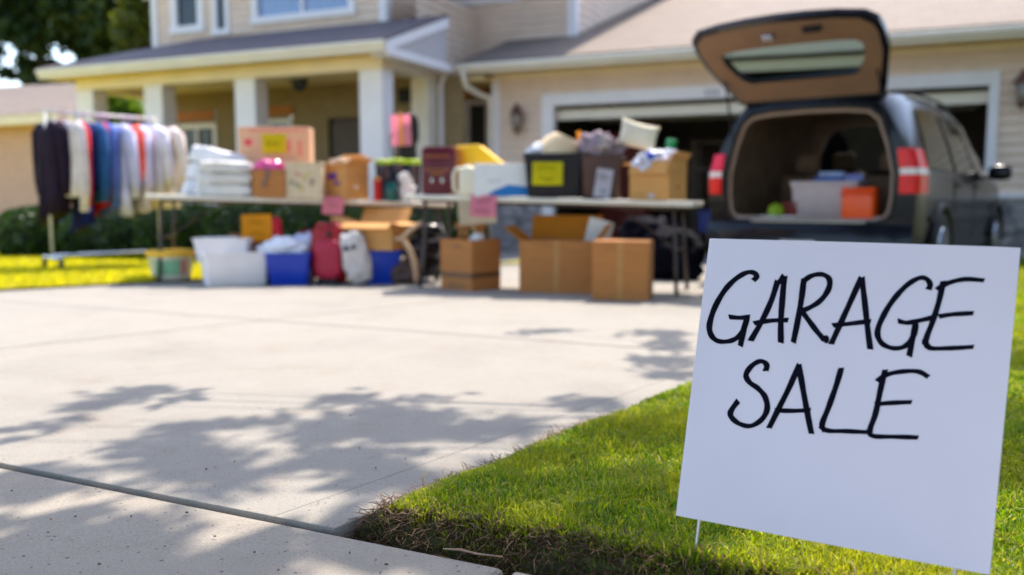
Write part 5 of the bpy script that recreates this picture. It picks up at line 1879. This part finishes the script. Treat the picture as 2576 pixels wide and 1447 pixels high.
# ================================================================== CLOTHES RACK
RL = P(112, 280, 9.6); RRt = P(390, 287, 10.55)
zl = gz(9.6) + .02
rk = thing('clothes_rack', 'rolling chrome garment rack on the side lawn, loaded with clothes', 'clothes rack', ((RL.x + RRt.x) / 2, (RL.y + RRt.y) / 2, zl))
ro = Vector(rk.location)
e = (RRt - RL); e.z = 0; RLEN = e.length; e.normalize()
wv = Vector((-e.y, e.x, 0))
zt = RL.z
A0 = Vector((RL.x, RL.y, 0)); B0 = Vector((RRt.x, RRt.y, 0))
M_WHITEPIPE = mat('white_pipe', (.72, .68, .66), .35, .06, 9)
m = MB().tube([A0 + Vector((0, 0, zt)) - e * .02 - ro, B0 + Vector((0, 0, zt)) + e * .02 - ro], .018, 10)
m.build('top_rail', M_WHITEPIPE, rk, smooth=True)
for p in (A0, B0):
    MB().tube([p + Vector((0, 0, zl + .14)) - ro, p + Vector((0, 0, zt + .01)) - ro], .016, 10).build('upright', M_WHITEPIPE, rk, smooth=True)
    MB().tube([p + Vector((0, 0, zl + .14)) + wv * .24 - ro, p + Vector((0, 0, zl + .14)) - wv * .24 - ro], .024, 8).build('foot_bar', M_CHROME, rk, smooth=True)
    for s in (-.23, .23):
        c = p + wv * s + Vector((0, 0, zl)) - ro
        k = MB().tube([c + Vector((0, 0, .13)), c + Vector((0, 0, .07))], .02, 8)
        k.build('caster_stem', M_BLACKPL, rk)
        MB().lathe([(.03, -.026), (.062, -.022), (.062, .022), (.03, .026)], c + Vector((0, 0, .064)), 14, rot=(0, 90, 30)).build('caster', M_RUBBER, rk)
MB().tube([A0 + Vector((0, 0, zl + .165)) - ro, B0 + Vector((0, 0, zl + .165)) - ro], .014, 8).build('base_bar', M_CHROME, rk)

def garment(pos, yaw, label, cat, col, length, half, sl, thick=.045, sleeve=True, sleevecol=None, seed=0, hem=1.1, cuff=None, collar=None, hang=None):
    o = thing('garment', label, cat, pos, yaw, 'clothes hanging on the rack')
    fab = mat('fabric_%s' % '_'.join('%d' % (c * 255) for c in col), col, .9, .22, 6, bmp=.4, bscale=22, spec=.15)
    m = MB()
    rows = [(-.06, .05, .5), (-.075, half * .62, .6), (-.105, half * .92, .8), (-.16, half, 1.0), (-.30, half * .96, 1.15), (-.5 * length - .05, half * .97, 1.1), (-.8 * length, half * 1.03, 1.2), (-length, half * hem, 1.3)]
    rr = random.Random(seed)
    ph = [rr.uniform(0, 6.28) for _ in range(4)]
    n = 28
    vs = []
    for z, hw_, tk in rows:
        ring = []
        low = min(1, max(0, (-z - .25) / max(.1, length - .25)))
        for k in range(n):
            a = 2 * math.pi * k / n
            x = math.copysign(abs(math.cos(a)) ** .8, math.cos(a)) * hw_
            y = math.copysign(abs(math.sin(a)) ** .75, math.sin(a)) * thick * tk
            y += low * .026 * (math.sin(x * 22 + ph[0]) + .6 * math.sin(x * 43 + ph[1]))
            ring.append(m.bm.verts.new((x, y, z + .03 * low * math.sin(x * 9 + ph[2]) - .05 * low * math.sin(ph[3]) * x / half)))
        vs.append(ring)
    for A, B in zip(vs, vs[1:]):
        for k in range(n):
            m.bm.faces.new((A[k], A[(k + 1) % n], B[(k + 1) % n], B[k]))
    m.bm.faces.new(vs[0]); m.bm.faces.new(vs[-1][::-1])
    m.build('torso', fab, o, smooth=True)
    if sleeve:
        sf = fab if not sleevecol else mat('fabric_%s' % '_'.join('%d' % (c * 255) for c in sleevecol), sleevecol, .85, .2, 6, bmp=.4, bscale=22)
        for s in (-1, 1):
            yo = rr.uniform(-.035, .035)
            pts = [(s * half * .80, 0, -.10), (s * (half + .03), yo * .5, -.18), (s * (half + .055), yo, -.18 - sl * .4), (s * (half + .06), yo * 1.4, -.18 - sl * .75), (s * (half + .045), yo * 1.8, -.18 - sl)]
            MB().tube(pts, [.055, .072, .066, .06, .048], 10).build('sleeve', sf, o, smooth=True)
            if cuff:
                MB().tube([pts[-1], (pts[-1][0], pts[-1][1], pts[-1][2] - .05)], [.052, .050], 10).build('cuff', mat('fabric_%s' % '_'.join('%d' % (c * 255) for c in cuff), cuff, .8), o)
    if collar:
        MB().lathe([(.07, -.10), (.075, -.07), (.06, -.035)], (0, 0, 0), 14, sy=.7).build('collar', mat('fabric_%s' % '_'.join('%d' % (c * 255) for c in collar), collar, .8), o, smooth=True)
    return o

def hanger(pos, yaw, label, col):
    o = thing('hanger', label, 'hanger', pos, yaw, 'hangers on the rack rail')
    mm = mat('hanger_%s' % '_'.join('%d' % (c * 255) for c in col), col, .35, .05)
    MB().tube([(-.19, 0, -.165), (-.1, 0, -.125), (0, 0, -.09), (.1, 0, -.125), (.19, 0, -.165)], .014, 6).build('shoulder_bar', mm, o)
    pts = [(0, 0, -.09), (0, 0, -.045), (0, 0, -.022)] + [(.022 * math.sin(R(a)) , 0, .0 - .022 * math.cos(R(a)) + 0) for a in range(0, 260, 25)]
    MB().tube(pts, .007, 6).build('hook', mm, o)
    return o
GA = [  # along rail, label, category, colour, length, half width, sleeve, extras, hanger colour name & colour
    (.00, 'dark plum and charcoal winter coat, frontmost at the left end of the rack', 'coat', (.016, .009, .020), .93, .185, .55, dict(thick=.085, tilt=10, off=.03), 'grey', (.35, .33, .38)),
    (.13, 'forest green fleece peeking out behind the plum coat', 'jacket', (.02, .06, .006), .80, .22, .5, dict(off=.20), 'dark', (.05, .05, .06)),
    (.09, 'cream wool cardigan next to the plum coat', 'cardigan', (.62, .55, .55), .74, .24, .66, dict(off=-.12, tilt=10, thick=.06, cuff=(.60, .50, .36)), 'rose', (.70, .25, .35)),
    (.17, 'black varsity jacket with red sleeves', 'jacket', (.006, .006, .010), .80, .25, .66, dict(off=-.10, sleevecol=(.42, .01, .012), cuff=(.04, .03, .30)), 'pink', (.62, .22, .48)),
    (.28, 'navy blazer hanging left of the denim jacket', 'blazer', (.010, .014, .085), 1.04, .22, .52, dict(off=-.04, tilt=-6), 'violet', (.22, .16, .55)),
    (.36, 'faded denim jacket beside the navy blazer', 'jacket', (.035, .09, .22), .78, .24, .62, dict(off=-.08, tilt=8), 'magenta', (.60, .10, .35)),
    (.46, 'deep red sweater in the middle of the rack', 'sweater', (.40, .006, .008), .88, .20, .66, dict(off=-.05, thick=.055), 'tan', (.55, .38, .25)),
    (.55, 'mid blue chambray shirt right of the red sweater', 'shirt', (.10, .14, .36), .92, .21, .62, dict(off=-.06, cuff=(.05, .12, .28)), 'purple', (.38, .02, .36)),
    (.63, 'long lavender white blouse beside the chambray shirt', 'blouse', (.58, .57, .74), .86, .25, .58, dict(off=-.10, tilt=12, thick=.06), 'purple', (.42, .02, .40)),
    (.74, 'slate grey cardigan right of the lavender blouse', 'cardigan', (.16, .17, .21), .90, .19, .6, dict(off=-.0), 'green', (.22, .35, .12)),
    (.82, 'coral pink top between the grey cardigan and the pale shirts', 'shirt', (.75, .15, .12), .68, .22, .40, dict(off=-.08, tilt=9), 'white', (.7, .7, .72)),
    (.91, 'pale lilac dress shirt near the right end of the rack', 'shirt', (.66, .59, .74), .88, .22, .58, dict(off=-.08, tilt=-5), 'lilac', (.50, .40, .66)),
    (1.02, 'white shirt with a navy collar patch', 'shirt', (.74, .70, .76), .76, .25, .46, dict(off=-.12, tilt=10, collar=(.10, .10, .30)), 'coral', (.72, .24, .24)),
    (1.14, 'cream patterned blouse at the right end of the rack', 'blouse', (.78, .67, .62), .84, .28, .50, dict(off=-.14, tilt=16, thick=.06), 'pale blue', (.35, .32, .60)),
]
for k, (s, lb, ct, col_, ln, hf, sl_, ex, hn, hc) in enumerate(GA):
    s2 = .06 + s * (RLEN - .12) / 1.17
    p = A0 + e * s2 + Vector((0, 0, zt))
    yaw = math.degrees(math.atan2(wv.y, wv.x)) + random.uniform(-7, 7)
    off = ex.pop('off', 0); yaw += ex.pop('tilt', 0)
    garment(p + Vector((0, 0, -.05)) - wv * -off, yaw, lb, ct, col_, ln * 1.20, hf * 1.2, sl_ * 1.25, seed=k, **ex)
    hanger(p + Vector((0, 0, .0)), yaw, '%s hanger holding the %s' % (hn, lb.split(',')[0].split(' beside')[0].split(' right of')[0].split(' next')[0].split(' left of')[0].split(' near')[0].split(' at')[0].split(' in the')[0].split(' between')[0].split(' peeking')[0]), hc)

# ================================================================== VAN
PSI = 38.0
q = P(2310, 500, 7.2)
hx_, hy_ = math.sin(R(PSI)), math.cos(R(PSI))
VW = 1.9
vc = Vector((q.x, q.y, 0)) + Vector((-math.cos(R(PSI)), math.sin(R(PSI)), 0)) * (VW / 2)
van = thing('minivan', 'glossy black minivan parked before the garage with its tailgate raised and cargo bay open', 'van', (vc.x, vc.y, gz(vc.y)), -PSI)
VO = Vector(van.location)
def v2w(x, y, z):
    c, s = math.cos(R(-PSI)), math.sin(R(-PSI))
    return VO + Vector((x * c - y * s, x * s + y * c, z))
M_PAINT, _t, _b = nt_new('black_paint')
_b.inputs['Base Color'].default_value = (.006, .006, .011, 1)
_b.inputs['Roughness'].default_value = .25
_b.inputs['Specular IOR Level'].default_value = .2
_b.inputs['Coat Weight'].default_value = .22
_b.inputs['Coat Roughness'].default_value = .03
bump(_t, _b, noise(_t, coords(_t), 2.5, 2), .02, .02)
M_TINT = mat('tinted_glass', (.010, .012, .008), .03, .2, 3, spec=.5, coat=.3)
M_TRIMTAN = mat('tan_trim', (.22, .135, .09), .7, .1, 5)
M_INTER = mat('interior_trim', (.17, .115, .08), .8, .2, 5)
SEC = [  # y, sill half, belt half, roof half, belt z, roof z, sill z
    (0.00, .90, .93, .63, 1.02, 1.66, .34), (.10, .92, .945, .66, 1.02, 1.71, .32), (.45, .94, .955, .69, 1.02, 1.75, .30), (1.5, .95, .965, .71, 1.00, 1.77, .28),
    (2.7, .95, .965, .69, .99, 1.73, .28), (3.15, .95, .96, .66, .98, 1.56, .28), (3.75, .94, .945, .72, .98, 1.14, .28), (4.1, .93, .93, .72, .90, 1.03, .28), (4.5, .88, .88, .66, .82, .93, .28), (4.66, .76, .76, .55, .68, .78, .30)]
def ringpts(s):
    y, a, b, c, zb, zr, zs = s
    half = [(a * .94, zs - .06), (a, zs), (a + .02, zs + .30), (b + .005, zs + .5), (b, zb), (b * .62 + c * .38, zb + (zr - zb) * .42), (c * .86 + b * .14, zb + (zr - zb) * .82), (c * .93, zr - .025), (c * .55, zr + .005), (0, zr + .015)]
    return [(x, y, z) for x, z in half] + [(-x, y, z) for x, z in half[-2::-1]]
rings = [ringpts(s) for s in SEC]
NP = len(rings[0])
m = MB()
vs = [[m.bm.verts.new(p) for p in r] for r in rings]
glass_q = []
for si in range(len(vs) - 1):
    for k in range(NP - 1):
        wind = si in (4, 5) and 7 <= k <= NP - 9
        if wind:
            glass_q.append([rings[si][k], rings[si][k + 1], rings[si + 1][k + 1], rings[si + 1][k]])
            continue
        m.bm.faces.new((vs[si][k], vs[si][k + 1], vs[si + 1][k + 1], vs[si + 1][k]))
    m.bm.faces.new((vs[si][0], vs[si + 1][0], vs[si + 1][-1], vs[si][-1]))
m.bm.faces.new(vs[-1])
# rear face: ring between the body outline and the cargo opening
OZ0 = .60
def opening(k, y):
    x, _, z = rings[0][k]
    s = 1 if x >= 0 else -1
    i = min(k, NP - 1 - k)
    half = [(.60, OZ0), (.70, OZ0 + .01), (.745, OZ0 + .07), (.765, OZ0 + .22), (.765, 1.02), (.71, 1.27), (.63, 1.50), (.54, 1.575), (.34, 1.60), (0, 1.61)]
    return (half[i][0] * s, y, half[i][1])
o1 = [m.bm.verts.new(opening(k, -.015)) for k in range(NP)]
for k in range(NP - 1):
    m.bm.faces.new((vs[0][k + 1], vs[0][k], o1[k], o1[k + 1]))
m.bm.faces.new((vs[0][0], vs[0][-1], o1[-1], o1[0]))
m.build('body', M_PAINT, van, smooth='angle')
m = MB()
for qd in glass_q:
    m.quad(*qd)
bmesh.ops.remove_doubles(m.bm, verts=m.bm.verts, dist=1e-5)
M_WSH, _t, _b = nt_new('windshield')
_b.inputs['Base Color'].default_value = (.75, .85, .80, 1)
_b.inputs['Transmission Weight'].default_value = 1
_b.inputs['Roughness'].default_value = .02
_b.inputs['IOR'].default_value = 1.05
m.build('windshield', M_WSH, van, smooth=True)
# cargo lining
m = MB()
prev = None
for y, k_ in ((-.012, 1.0), (.05, 1.03), (.6, 1.09), (1.6, 1.10), (2.65, 1.05)):
    r = []
    for k in range(NP):
        x, _, z = opening(k, y)
        zz = OZ0 + (z - OZ0) * (1 + (k_ - 1) * .6)
        r.append(m.bm.verts.new((x * k_, y, zz)))
    if prev:
        for k in range(NP - 1):
            m.bm.faces.new((prev[k], prev[k + 1], r[k + 1], r[k]))
        m.bm.faces.new((prev[0], r[0], r[-1], prev[-1]))
    prev = r
m.build('cargo_lining', M_INTER, van, smooth='angle')
m = MB()
m.tube([(x * .965, .03, OZ0 + .02 + (z - OZ0) * .955) for x, y, z in [opening(k, 0) for k in range(NP)]], .022, 6, closed=True)
m.build('opening_trim', mat('taupe_trim', (.34, .25, .20), .7, .06), van, smooth=True)
m = MB()
pts = [opening(k, -.02) for k in range(NP)]
m.tube(pts, .014, 6, closed=True)
m.build('door_seal', M_RUBBER, van)
# dashboard closes the view ahead
MB().span((-.9, 2.75, .5), (.9, 3.3, 1.0), .03).build('dashboard', M_INTER, van)
# seats
def seat(x, y, w, z1, head):
    MB().box((x, y, (OZ0 + z1) / 2), (w, .16, z1 - OZ0), rx=-8, bev=.04).build('seat_back', M_INTER, van, smooth='angle')
    for hx2 in head:
        MB().box((x + hx2, y + .02, z1 + .13), (.26, .10, .19), bev=.045, rx=-6).build('headrest', M_INTER, van, smooth='angle')
seat(0, 1.25, 1.36, 1.03, (-.42, .42))
seat(-.42, 2.45, .5, 1.10, (0,)); seat(.42, 2.45, .5, 1.10, (0,))
# bumper and sill
m = MB()
prof = [(-.10, .26), (-.16, .32), (-.17, .50), (-.13, .575), (-.01, .585)]
def bump_pt(u, p):
    x = u * .93
    ins = .10 * abs(u) ** 4
    return (x, p[0] + ins, p[1])
m.grid(lambda i, j: bump_pt(i * 2 - 1, prof[min(4, int(round(j * 4)))]), 20, 4)
b = m.build('bumper', M_PAINT, van, smooth='angle')
MB().box((.05, -.085, .594), (1.0, .12, .014), bev=.004).build('step_trim', mat('step_cream', (.62, .57, .48), .5), b)
MB().box((0, .0, OZ0 + .012), (1.3, .06, .02), bev=.006).build('cargo_sill', mat('sill_grey', (.30, .27, .27), .5), van)
MB().box((0, -.175, .35), (.32, .006, .15), bev=.004).build('license_plate', mat('plate_white', (.6, .6, .6), .5), van)
# tail lamps
M_LAMPRED = mat('lamp_red', (.72, .008, .012), .25, .2, 9, spec=.4)
M_LAMPPINK = mat('lamp_rose', (.78, .03, .10), .25, .2, 9, spec=.4)
M_LAMPCLR = mat('lamp_clear', (.80, .72, .70), .2, .15, 30, spec=.5)
for s in (-1, 1):
    def lamp(z0, z1, mm, parent, nm, grow=.010):
        # wraps the rear corner of the body between two heights
        b = MB()
        def sidex(z):
            t = max(0, (z - 1.02) / .64)
            return .935 - t * .16
        def fn(i, j):
            z = z0 + (z1 - z0) * j
            X = sidex(z)
            inner = .79 - max(0, z - 1.02) * .14
            path = [(inner, -.020), (X * .5 + inner * .5, -.018), (X - .03, -.010), (X + .006, .03), (X + .016, .10), (X + .018 + .0 * z, .30 - .10 * j * (z1 - .8))]
            f = i * (len(path) - 1)
            k = min(int(f), len(path) - 2)
            u = f - k
            x = path[k][0] * (1 - u) + path[k + 1][0] * u
            y = path[k][1] * (1 - u) + path[k + 1][1] * u
            return (s * (x + grow), y - grow, z)
        b.grid(fn, 15, 4)
        return b.build(nm, mm, parent, smooth=True)
    L = lamp(.84, 1.00, M_LAMPRED, van, 'tail_light')
    lamp(1.001, 1.055, M_LAMPCLR, L, 'clear_lens', .012)
    lamp(1.056, 1.22, M_LAMPRED if s > 0 else M_LAMPPINK, L, 'upper_lens')
# side glass, pillars, mirror, wheels on the right side and left side
def side_pt(s, y, k):
    """point on the body side: y along, k 0..1 from belt to roof"""
    for A, B in zip(SEC, SEC[1:]):
        if A[0] <= y <= B[0]:
            t = (y - A[0]) / (B[0] - A[0])
            S = [A[i] * (1 - t) + B[i] * t for i in range(7)]
            break
    r = ringpts(S)
    seq = [r[4], r[5], r[6], r[7]]
    cum = [0, .42, .82, 1.0]
    for i in range(3):
        if k <= cum[i + 1] + 1e-6:
            u = (k - cum[i]) / (cum[i + 1] - cum[i])
            p = [seq[i][c] * (1 - u) + seq[i + 1][c] * u for c in range(3)]
            return (s * (p[0] + .012), p[1], p[2])
for s in (-1, 1):
    for (y0, y1, t0, t1) in ((.34, 1.30, .25, .0), (1.42, 2.30, 0, 0), (2.38, 3.22, 0, -.42)):
        b = MB()
        b.grid(lambda i, j: side_pt(s, (y0 + t0 * j) * (1 - i) + (y1 + t1 * j) * i, .06 + .74 * j), 8, 6)
        b.build('side_window', M_TINT, van, smooth=True)
    b = MB().tube([side_pt(s, y, .97)[:2] + (side_pt(s, y, .97)[2] + .05,) for y in (.8, 1.2, 1.8, 2.4)], .016, 8)
    b.build('roof_rail', M_BLACKPL, van, smooth=True)
    mr = MB().blob((s * 1.10, 2.98, 1.08), (.115, .07, .085), noise=.0, sub=3, power=.6).build('side_mirror', M_PAINT, van, smooth=True)
    MB().box((s * .99, 3.0, 1.04), (.12, .05, .04), bev=.012).build('mirror_arm', M_BLACKPL, mr)
    MB().blob((s * 1.10, 2.935, 1.08), (.095, .012, .066), sub=3, power=.6).build('mirror_glass', M_CHROME, mr, smooth=True)
    b = MB()
    for yy in (1.36, 2.34):
        p = [side_pt(s, yy, 0)]
        b.tube([(s * .962, yy, .40), (s * .972, yy, .9), side_pt(s, yy, .0)], .004, 4)
    b.build('door_seam', M_RUBBER, van)
    for yy in (1.52, 2.45):
        MB().box((s * .985, yy, .93), (.03, .17, .035), bev=.01).build('door_handle', M_PAINT, van)
    MB().box((s * .975, 1.9, .62), (.012, 3.0, .05), bev=.005).build('side_moulding', M_PAINT, van)
    for yy in (.86, 3.75):
        wl = MB().lathe([(.20, -.10), (.30, -.105), (.335, -.07), (.335, .07), (.30, .105), (.20, .10)], (s * .885, yy, .335), 26, rot=(0, 90, 0)).build('wheel', M_RUBBER, van, smooth='angle')
        MB().lathe([(.03, -.012), (.20, -.02), (.215, .0), (.20, .02), (.03, .012)], (s * .975, yy, .335), 20, rot=(0, 90, 0)).build('rim', M_CHROME, wl, smooth='angle')
        b = MB()
        b.tube([(s * .972, yy + .40 * math.cos(R(a)), .335 + .40 * math.sin(R(a))) for a in range(-5, 190, 15)], .03, 8)
        b.build('wheel_arch', M_BLACKPL, wl, smooth=True)
# raised tailgate
HG = Vector((0, .02, 1.675))
AL = R(32)
def gate(x, d, n):
    d *= .93
    return (x, HG.y - d * math.cos(AL) + n * math.sin(AL), HG.z + d * math.sin(AL) + n * math.cos(AL))
def gout(off):
    """outline of the gate (x, d), off = inset"""
    pts = [(.645, 0), (.68, .12), (.73, .35), (.79, .62), (.80, .85), (.78, 1.0), (.70, 1.09), (.50, 1.13), (.25, 1.15), (0, 1.155)]
    c = (0, .58)
    full = pts + [(-x, d) for x, d in pts[-2::-1]]
    return [(x - math.copysign(off, x) * (1 if abs(x) > .01 else 0), d + (off if d < .3 else (-off if d > .95 else 0))) for x, d in full]
GLO = [(.44, .30), (.50, .34), (.555, .45), (.60, .62), (.60, .72), (.55, .765), (.42, .78), (.3, .785), (.15, .79), (0, .79)]
GL = GLO + [(-x, d) for x, d in GLO[-2::-1]]
def annulus(m, outer, inner, n_out, n_in, close=True):
    A = [m.bm.verts.new(gate(x, d, n_out(x, d))) for x, d in outer]
    B = [m.bm.verts.new(gate(x, d, n_in(x, d))) for x, d in inner]
    n = len(outer)
    for k in range(n if close else n - 1):
        m.bm.faces.new((A[k], A[(k + 1) % n], B[(k + 1) % n], B[k]))
    return A, B
crown = lambda x, d: .028 + .035 * math.sin(min(1, d / 1.1) * math.pi) + .02 * (1 - (x / .8) ** 2)
m = MB()
O0 = gout(0)
annulus(m, O0, gout(.05), lambda x, d: .0, lambda x, d: -.012)          # inner black rim
annulus(m, O0, O0, lambda x, d: .0, lambda x, d: crown(x, d))            # edge
annulus(m, gout(-.001), GL, crown, crown)                                 # outer skin
annulus(m, GL, GL, crown, lambda x, d: .03)
bmesh.ops.remove_doubles(m.bm, verts=m.bm.verts, dist=1e-4)
MB().box((0, .05, 1.70), (1.30, .16, .05), bev=.02).build('hinge_cover', M_RUBBER, van)
tg = m.build('tailgate', M_PAINT, van, smooth='angle')
m = MB()
annulus(m, gout(.046), GL, lambda x, d: -.012, lambda x, d: .012)
m.build('inner_trim', M_TRIMTAN, tg, smooth='angle')
m = MB()
m.bm.faces.new([m.bm.verts.new(gate(x, d, .05)) for x, d in GL])
M_GGLASS, _t, _b = nt_new('rear_glass')
_b.inputs['Base Color'].default_value = (.34, .42, .26, 1)
_b.inputs['Transmission Weight'].default_value = 1
_b.inputs['Roughness'].default_value = .02
_b.inputs['IOR'].default_value = 1.08
m.build('rear_window', M_GGLASS, tg)
m = MB()
m.tube([gate(x, .745 + .0 * x, .085) for x in (-.45, -.2, 0, .2, .45)], .016, 6)
m.build('wiper', M_BLACKPL, tg)
m = MB()
c = Vector(gate(-.10, .95, -.02)); 
m.box(c, (.09, .07, .03), rx=-math.degrees(AL), bev=.008)
m.build('latch', M_CHROME, tg)
m = MB()
m.box(Vector(gate(.27, .99, -.018)), (.15, .06, .03), rx=-math.degrees(AL), bev=.01)
m.build('pull_cup', M_BLACKPL, tg)
m = MB()
m.grid(lambda i, j: gate((i * 2 - 1) * .62, .02 + .13 * j - .0, .14 + .05 * j * 0), 8, 2, thick=.02)
m.build('spoiler', M_PAINT, tg)
for s in (-1, 1):
    m = MB().tube([(s * .70, .0, 1.30), gate(s * .66, .40, -.02)], .010, 6)
    m.build('gas_strut', M_BLACKPL, van)

# cargo
def cargo(px, y):
    """spot on the load floor seen at column px, y metres inside"""
    lo, hi = -.8, .8
    for _ in range(40):
        mid = (lo + hi) / 2
        q_ = v2w(mid, y, OZ0)
        zc = q_.y * CP - (q_.z - H) * SP
        if 1288 + F * q_.x / zc < px: lo = mid
        else: hi = mid
    return v2w(lo, y, OZ0 + .004)
q = cargo(2086, .36)
h = zat(463, q.y) - q.z
M_CLEARTOTE = mat('cloudy_plastic', (.50, .44, .45), .35, .08, 5, spec=.6)
o = tub('storage_tote', 'cloudy white storage tote in the back of the van', 'tote', q, -PSI, pxm(165, q.y) * .98, .42, h, M_CLEARTOTE, .93, .03)
MB().box((0, 0, h + .012), (pxm(165, q.y) * 1.0, .44, .022), bev=.007).build('lid', M_CLEARTOTE, o)
qt = q + Vector((0, 0, h + .026))
for k, (dx, dy, w_, h_, cc, lb) in enumerate([(.00, .0, .26, .035, (.03, .09, .30), 'blue paperback book lying on the storage tote lid'), (.02, .02, .22, .05, (.30, .36, .52), 'pale blue folded cloth on top of the blue book'), (.20, .0, .16, .06, (.20, .22, .48), 'small violet blue box right of the blue book on the tote')]):
    zz = qt.z + (.037 if k == 1 else 0)
    o = MB().box((0, 0, h_ / 2), (w_, .18, h_), rz=10 * k, bev=.006 + .008 * (k == 1)).build(('book', 'folded_cloth', 'small_box')[k], mat('cargo_%d' % k, cc, .5, .2, 8), loc=(qt.x + dx * .85, qt.y - dx * .5 + dy, zz), rz=-PSI)
    tag(o, lb, ('book', 'cloth', 'box')[k])
q = cargo(2158, .04)
h = zat(472, q.y) - q.z
w = pxm(78, q.y)
M_ORNG = mat('orange_plastic', (.80, .13, .012), .35, .08, 5)
o = thing('drink_cooler', 'orange drink cooler at the right of the cargo bay', 'cooler', q, -PSI)
MB().box((0, .06, h * .46), (w * 1.02, .22, h * .92), bev=.035, seg=4).build('cooler_body', M_ORNG, o, smooth='angle')
MB().box((0, .06, h * .94), (w * 1.06, .235, h * .13), bev=.02, seg=3).build('lid', M_ORNG, o, smooth='angle')
MB().tube([(-w * .53, .06, h * .70), (-w * .50, -.065, h * .80), (w * .50, -.065, h * .80), (w * .53, .06, h * .70)], .009, 6).build('carry_handle', M_ORNG, o, smooth=True)
q = cargo(1951, .10)
r = pxm(40, q.y) / 2
o = MB().blob((0, 0, r), (r, r, r), sub=3, noise=0).build('green_ball', mat('lime_ball', (.24, .36, .02), .55, .12, 20, bmp=.3, bscale=90), smooth=True, loc=q)
tag(o, 'lime green ball resting at the left of the cargo floor', 'ball')
q = cargo(1992, .24)
h = zat(506, q.y) - q.z
o = thing('toolbox', 'small dark red toolbox between the green ball and the storage tote', 'toolbox', q, -PSI)
MB().box((0, 0, h * .4), (.16, .16, h * .8), bev=.01).build('box_body', M_DKRED, o)
MB().box((0, 0, h * .88), (.168, .168, h * .15), bev=.008).build('lid', M_DKRED, o)
q = cargo(1962, -.0)
for k, px in enumerate((1935, 1990)):
    q = cargo(px, .035)
    o = MB().box((0, 0, .006), (.16 + .03 * k, .05, .012), rz=6 * k, bev=.002).build('paper_bundle', M_PAPER, loc=q + Vector((0, 0, .024)), rz=-PSI)
    tag(o, ('white paper bundle on the van sill, left of the other one', 'white paper bundle on the van sill, nearer the tote')[k], 'paper', 'paper bundles on the van sill')

# ================================================================== LITTER ON THE CONCRETE
M_PEB = mat('dark_pebble', (.07, .06, .055), .9, .4, 20)
M_LEAFDRY = mat('dry_leaf', (.22, .10, .05), .8, .3, 20)
rr = random.Random(12)
v, qd = [], []
m = MB()
for px, py in [(519, 1181), (590, 1162), (882, 1045), (1380, 1086), (945, 1410), (972, 1421), (957, 1442), (120, 1340), (330, 1300), (640, 1390), (415, 1375), (700, 1435), (60, 1400), (250, 1420), (540, 1350), (880, 1392), (470, 1290), (30, 1235), (380, 1250), (190, 1300), (905, 1128)]:
    g = G(px, py)
    m.blob((g.x, g.y, g.z + .001), (rr.uniform(.002, .0045), rr.uniform(.002, .0045), rr.uniform(.0012, .003)), noise=.4, freq=2, seed=px, sub=1)
tag(m.build('grit', M_PEB), 'grit and specks scattered on the concrete', 'grit', kind='stuff')
m = MB()
for px, py in [(1020, 1158), (945, 1180), (128, 1310), (1385, 1075), (1500, 1030), (800, 1268), (905, 1290)]:
    g = G(px, py)
    a = rr.uniform(0, 3.14)
    L = rr.uniform(.006, .014)
    m.grid(lambda i, j: (g.x + (i - .5) * L * math.cos(a) - (j - .5) * L * .45 * math.sin(a) * math.sin(3.14 * i), g.y + (i - .5) * L * math.sin(a) + (j - .5) * L * .45 * math.cos(a) * math.sin(3.14 * i), g.z + .002 + .004 * (i - .5) ** 2 * 4), 5, 2)
tag(m.build('leaf_litter', M_LEAFDRY), 'small dry leaf scraps on the driveway', 'leaf litter', kind='stuff')
# twig lying along the walk's edge
p = [G(1115, 1388), G(1160, 1394), G(1200, 1401), G(1265, 1412)]
tag(MB().tube([a + Vector((0, 0, .006 + .003 * (i % 2))) for i, a in enumerate(p)], [.0015, .0022, .002, .001], 6).build('twig', mat('dry_twig', (.30, .20, .15), .8, .3, 30)), 'thin dry twig lying along the sidewalk edge below the turf', 'twig')
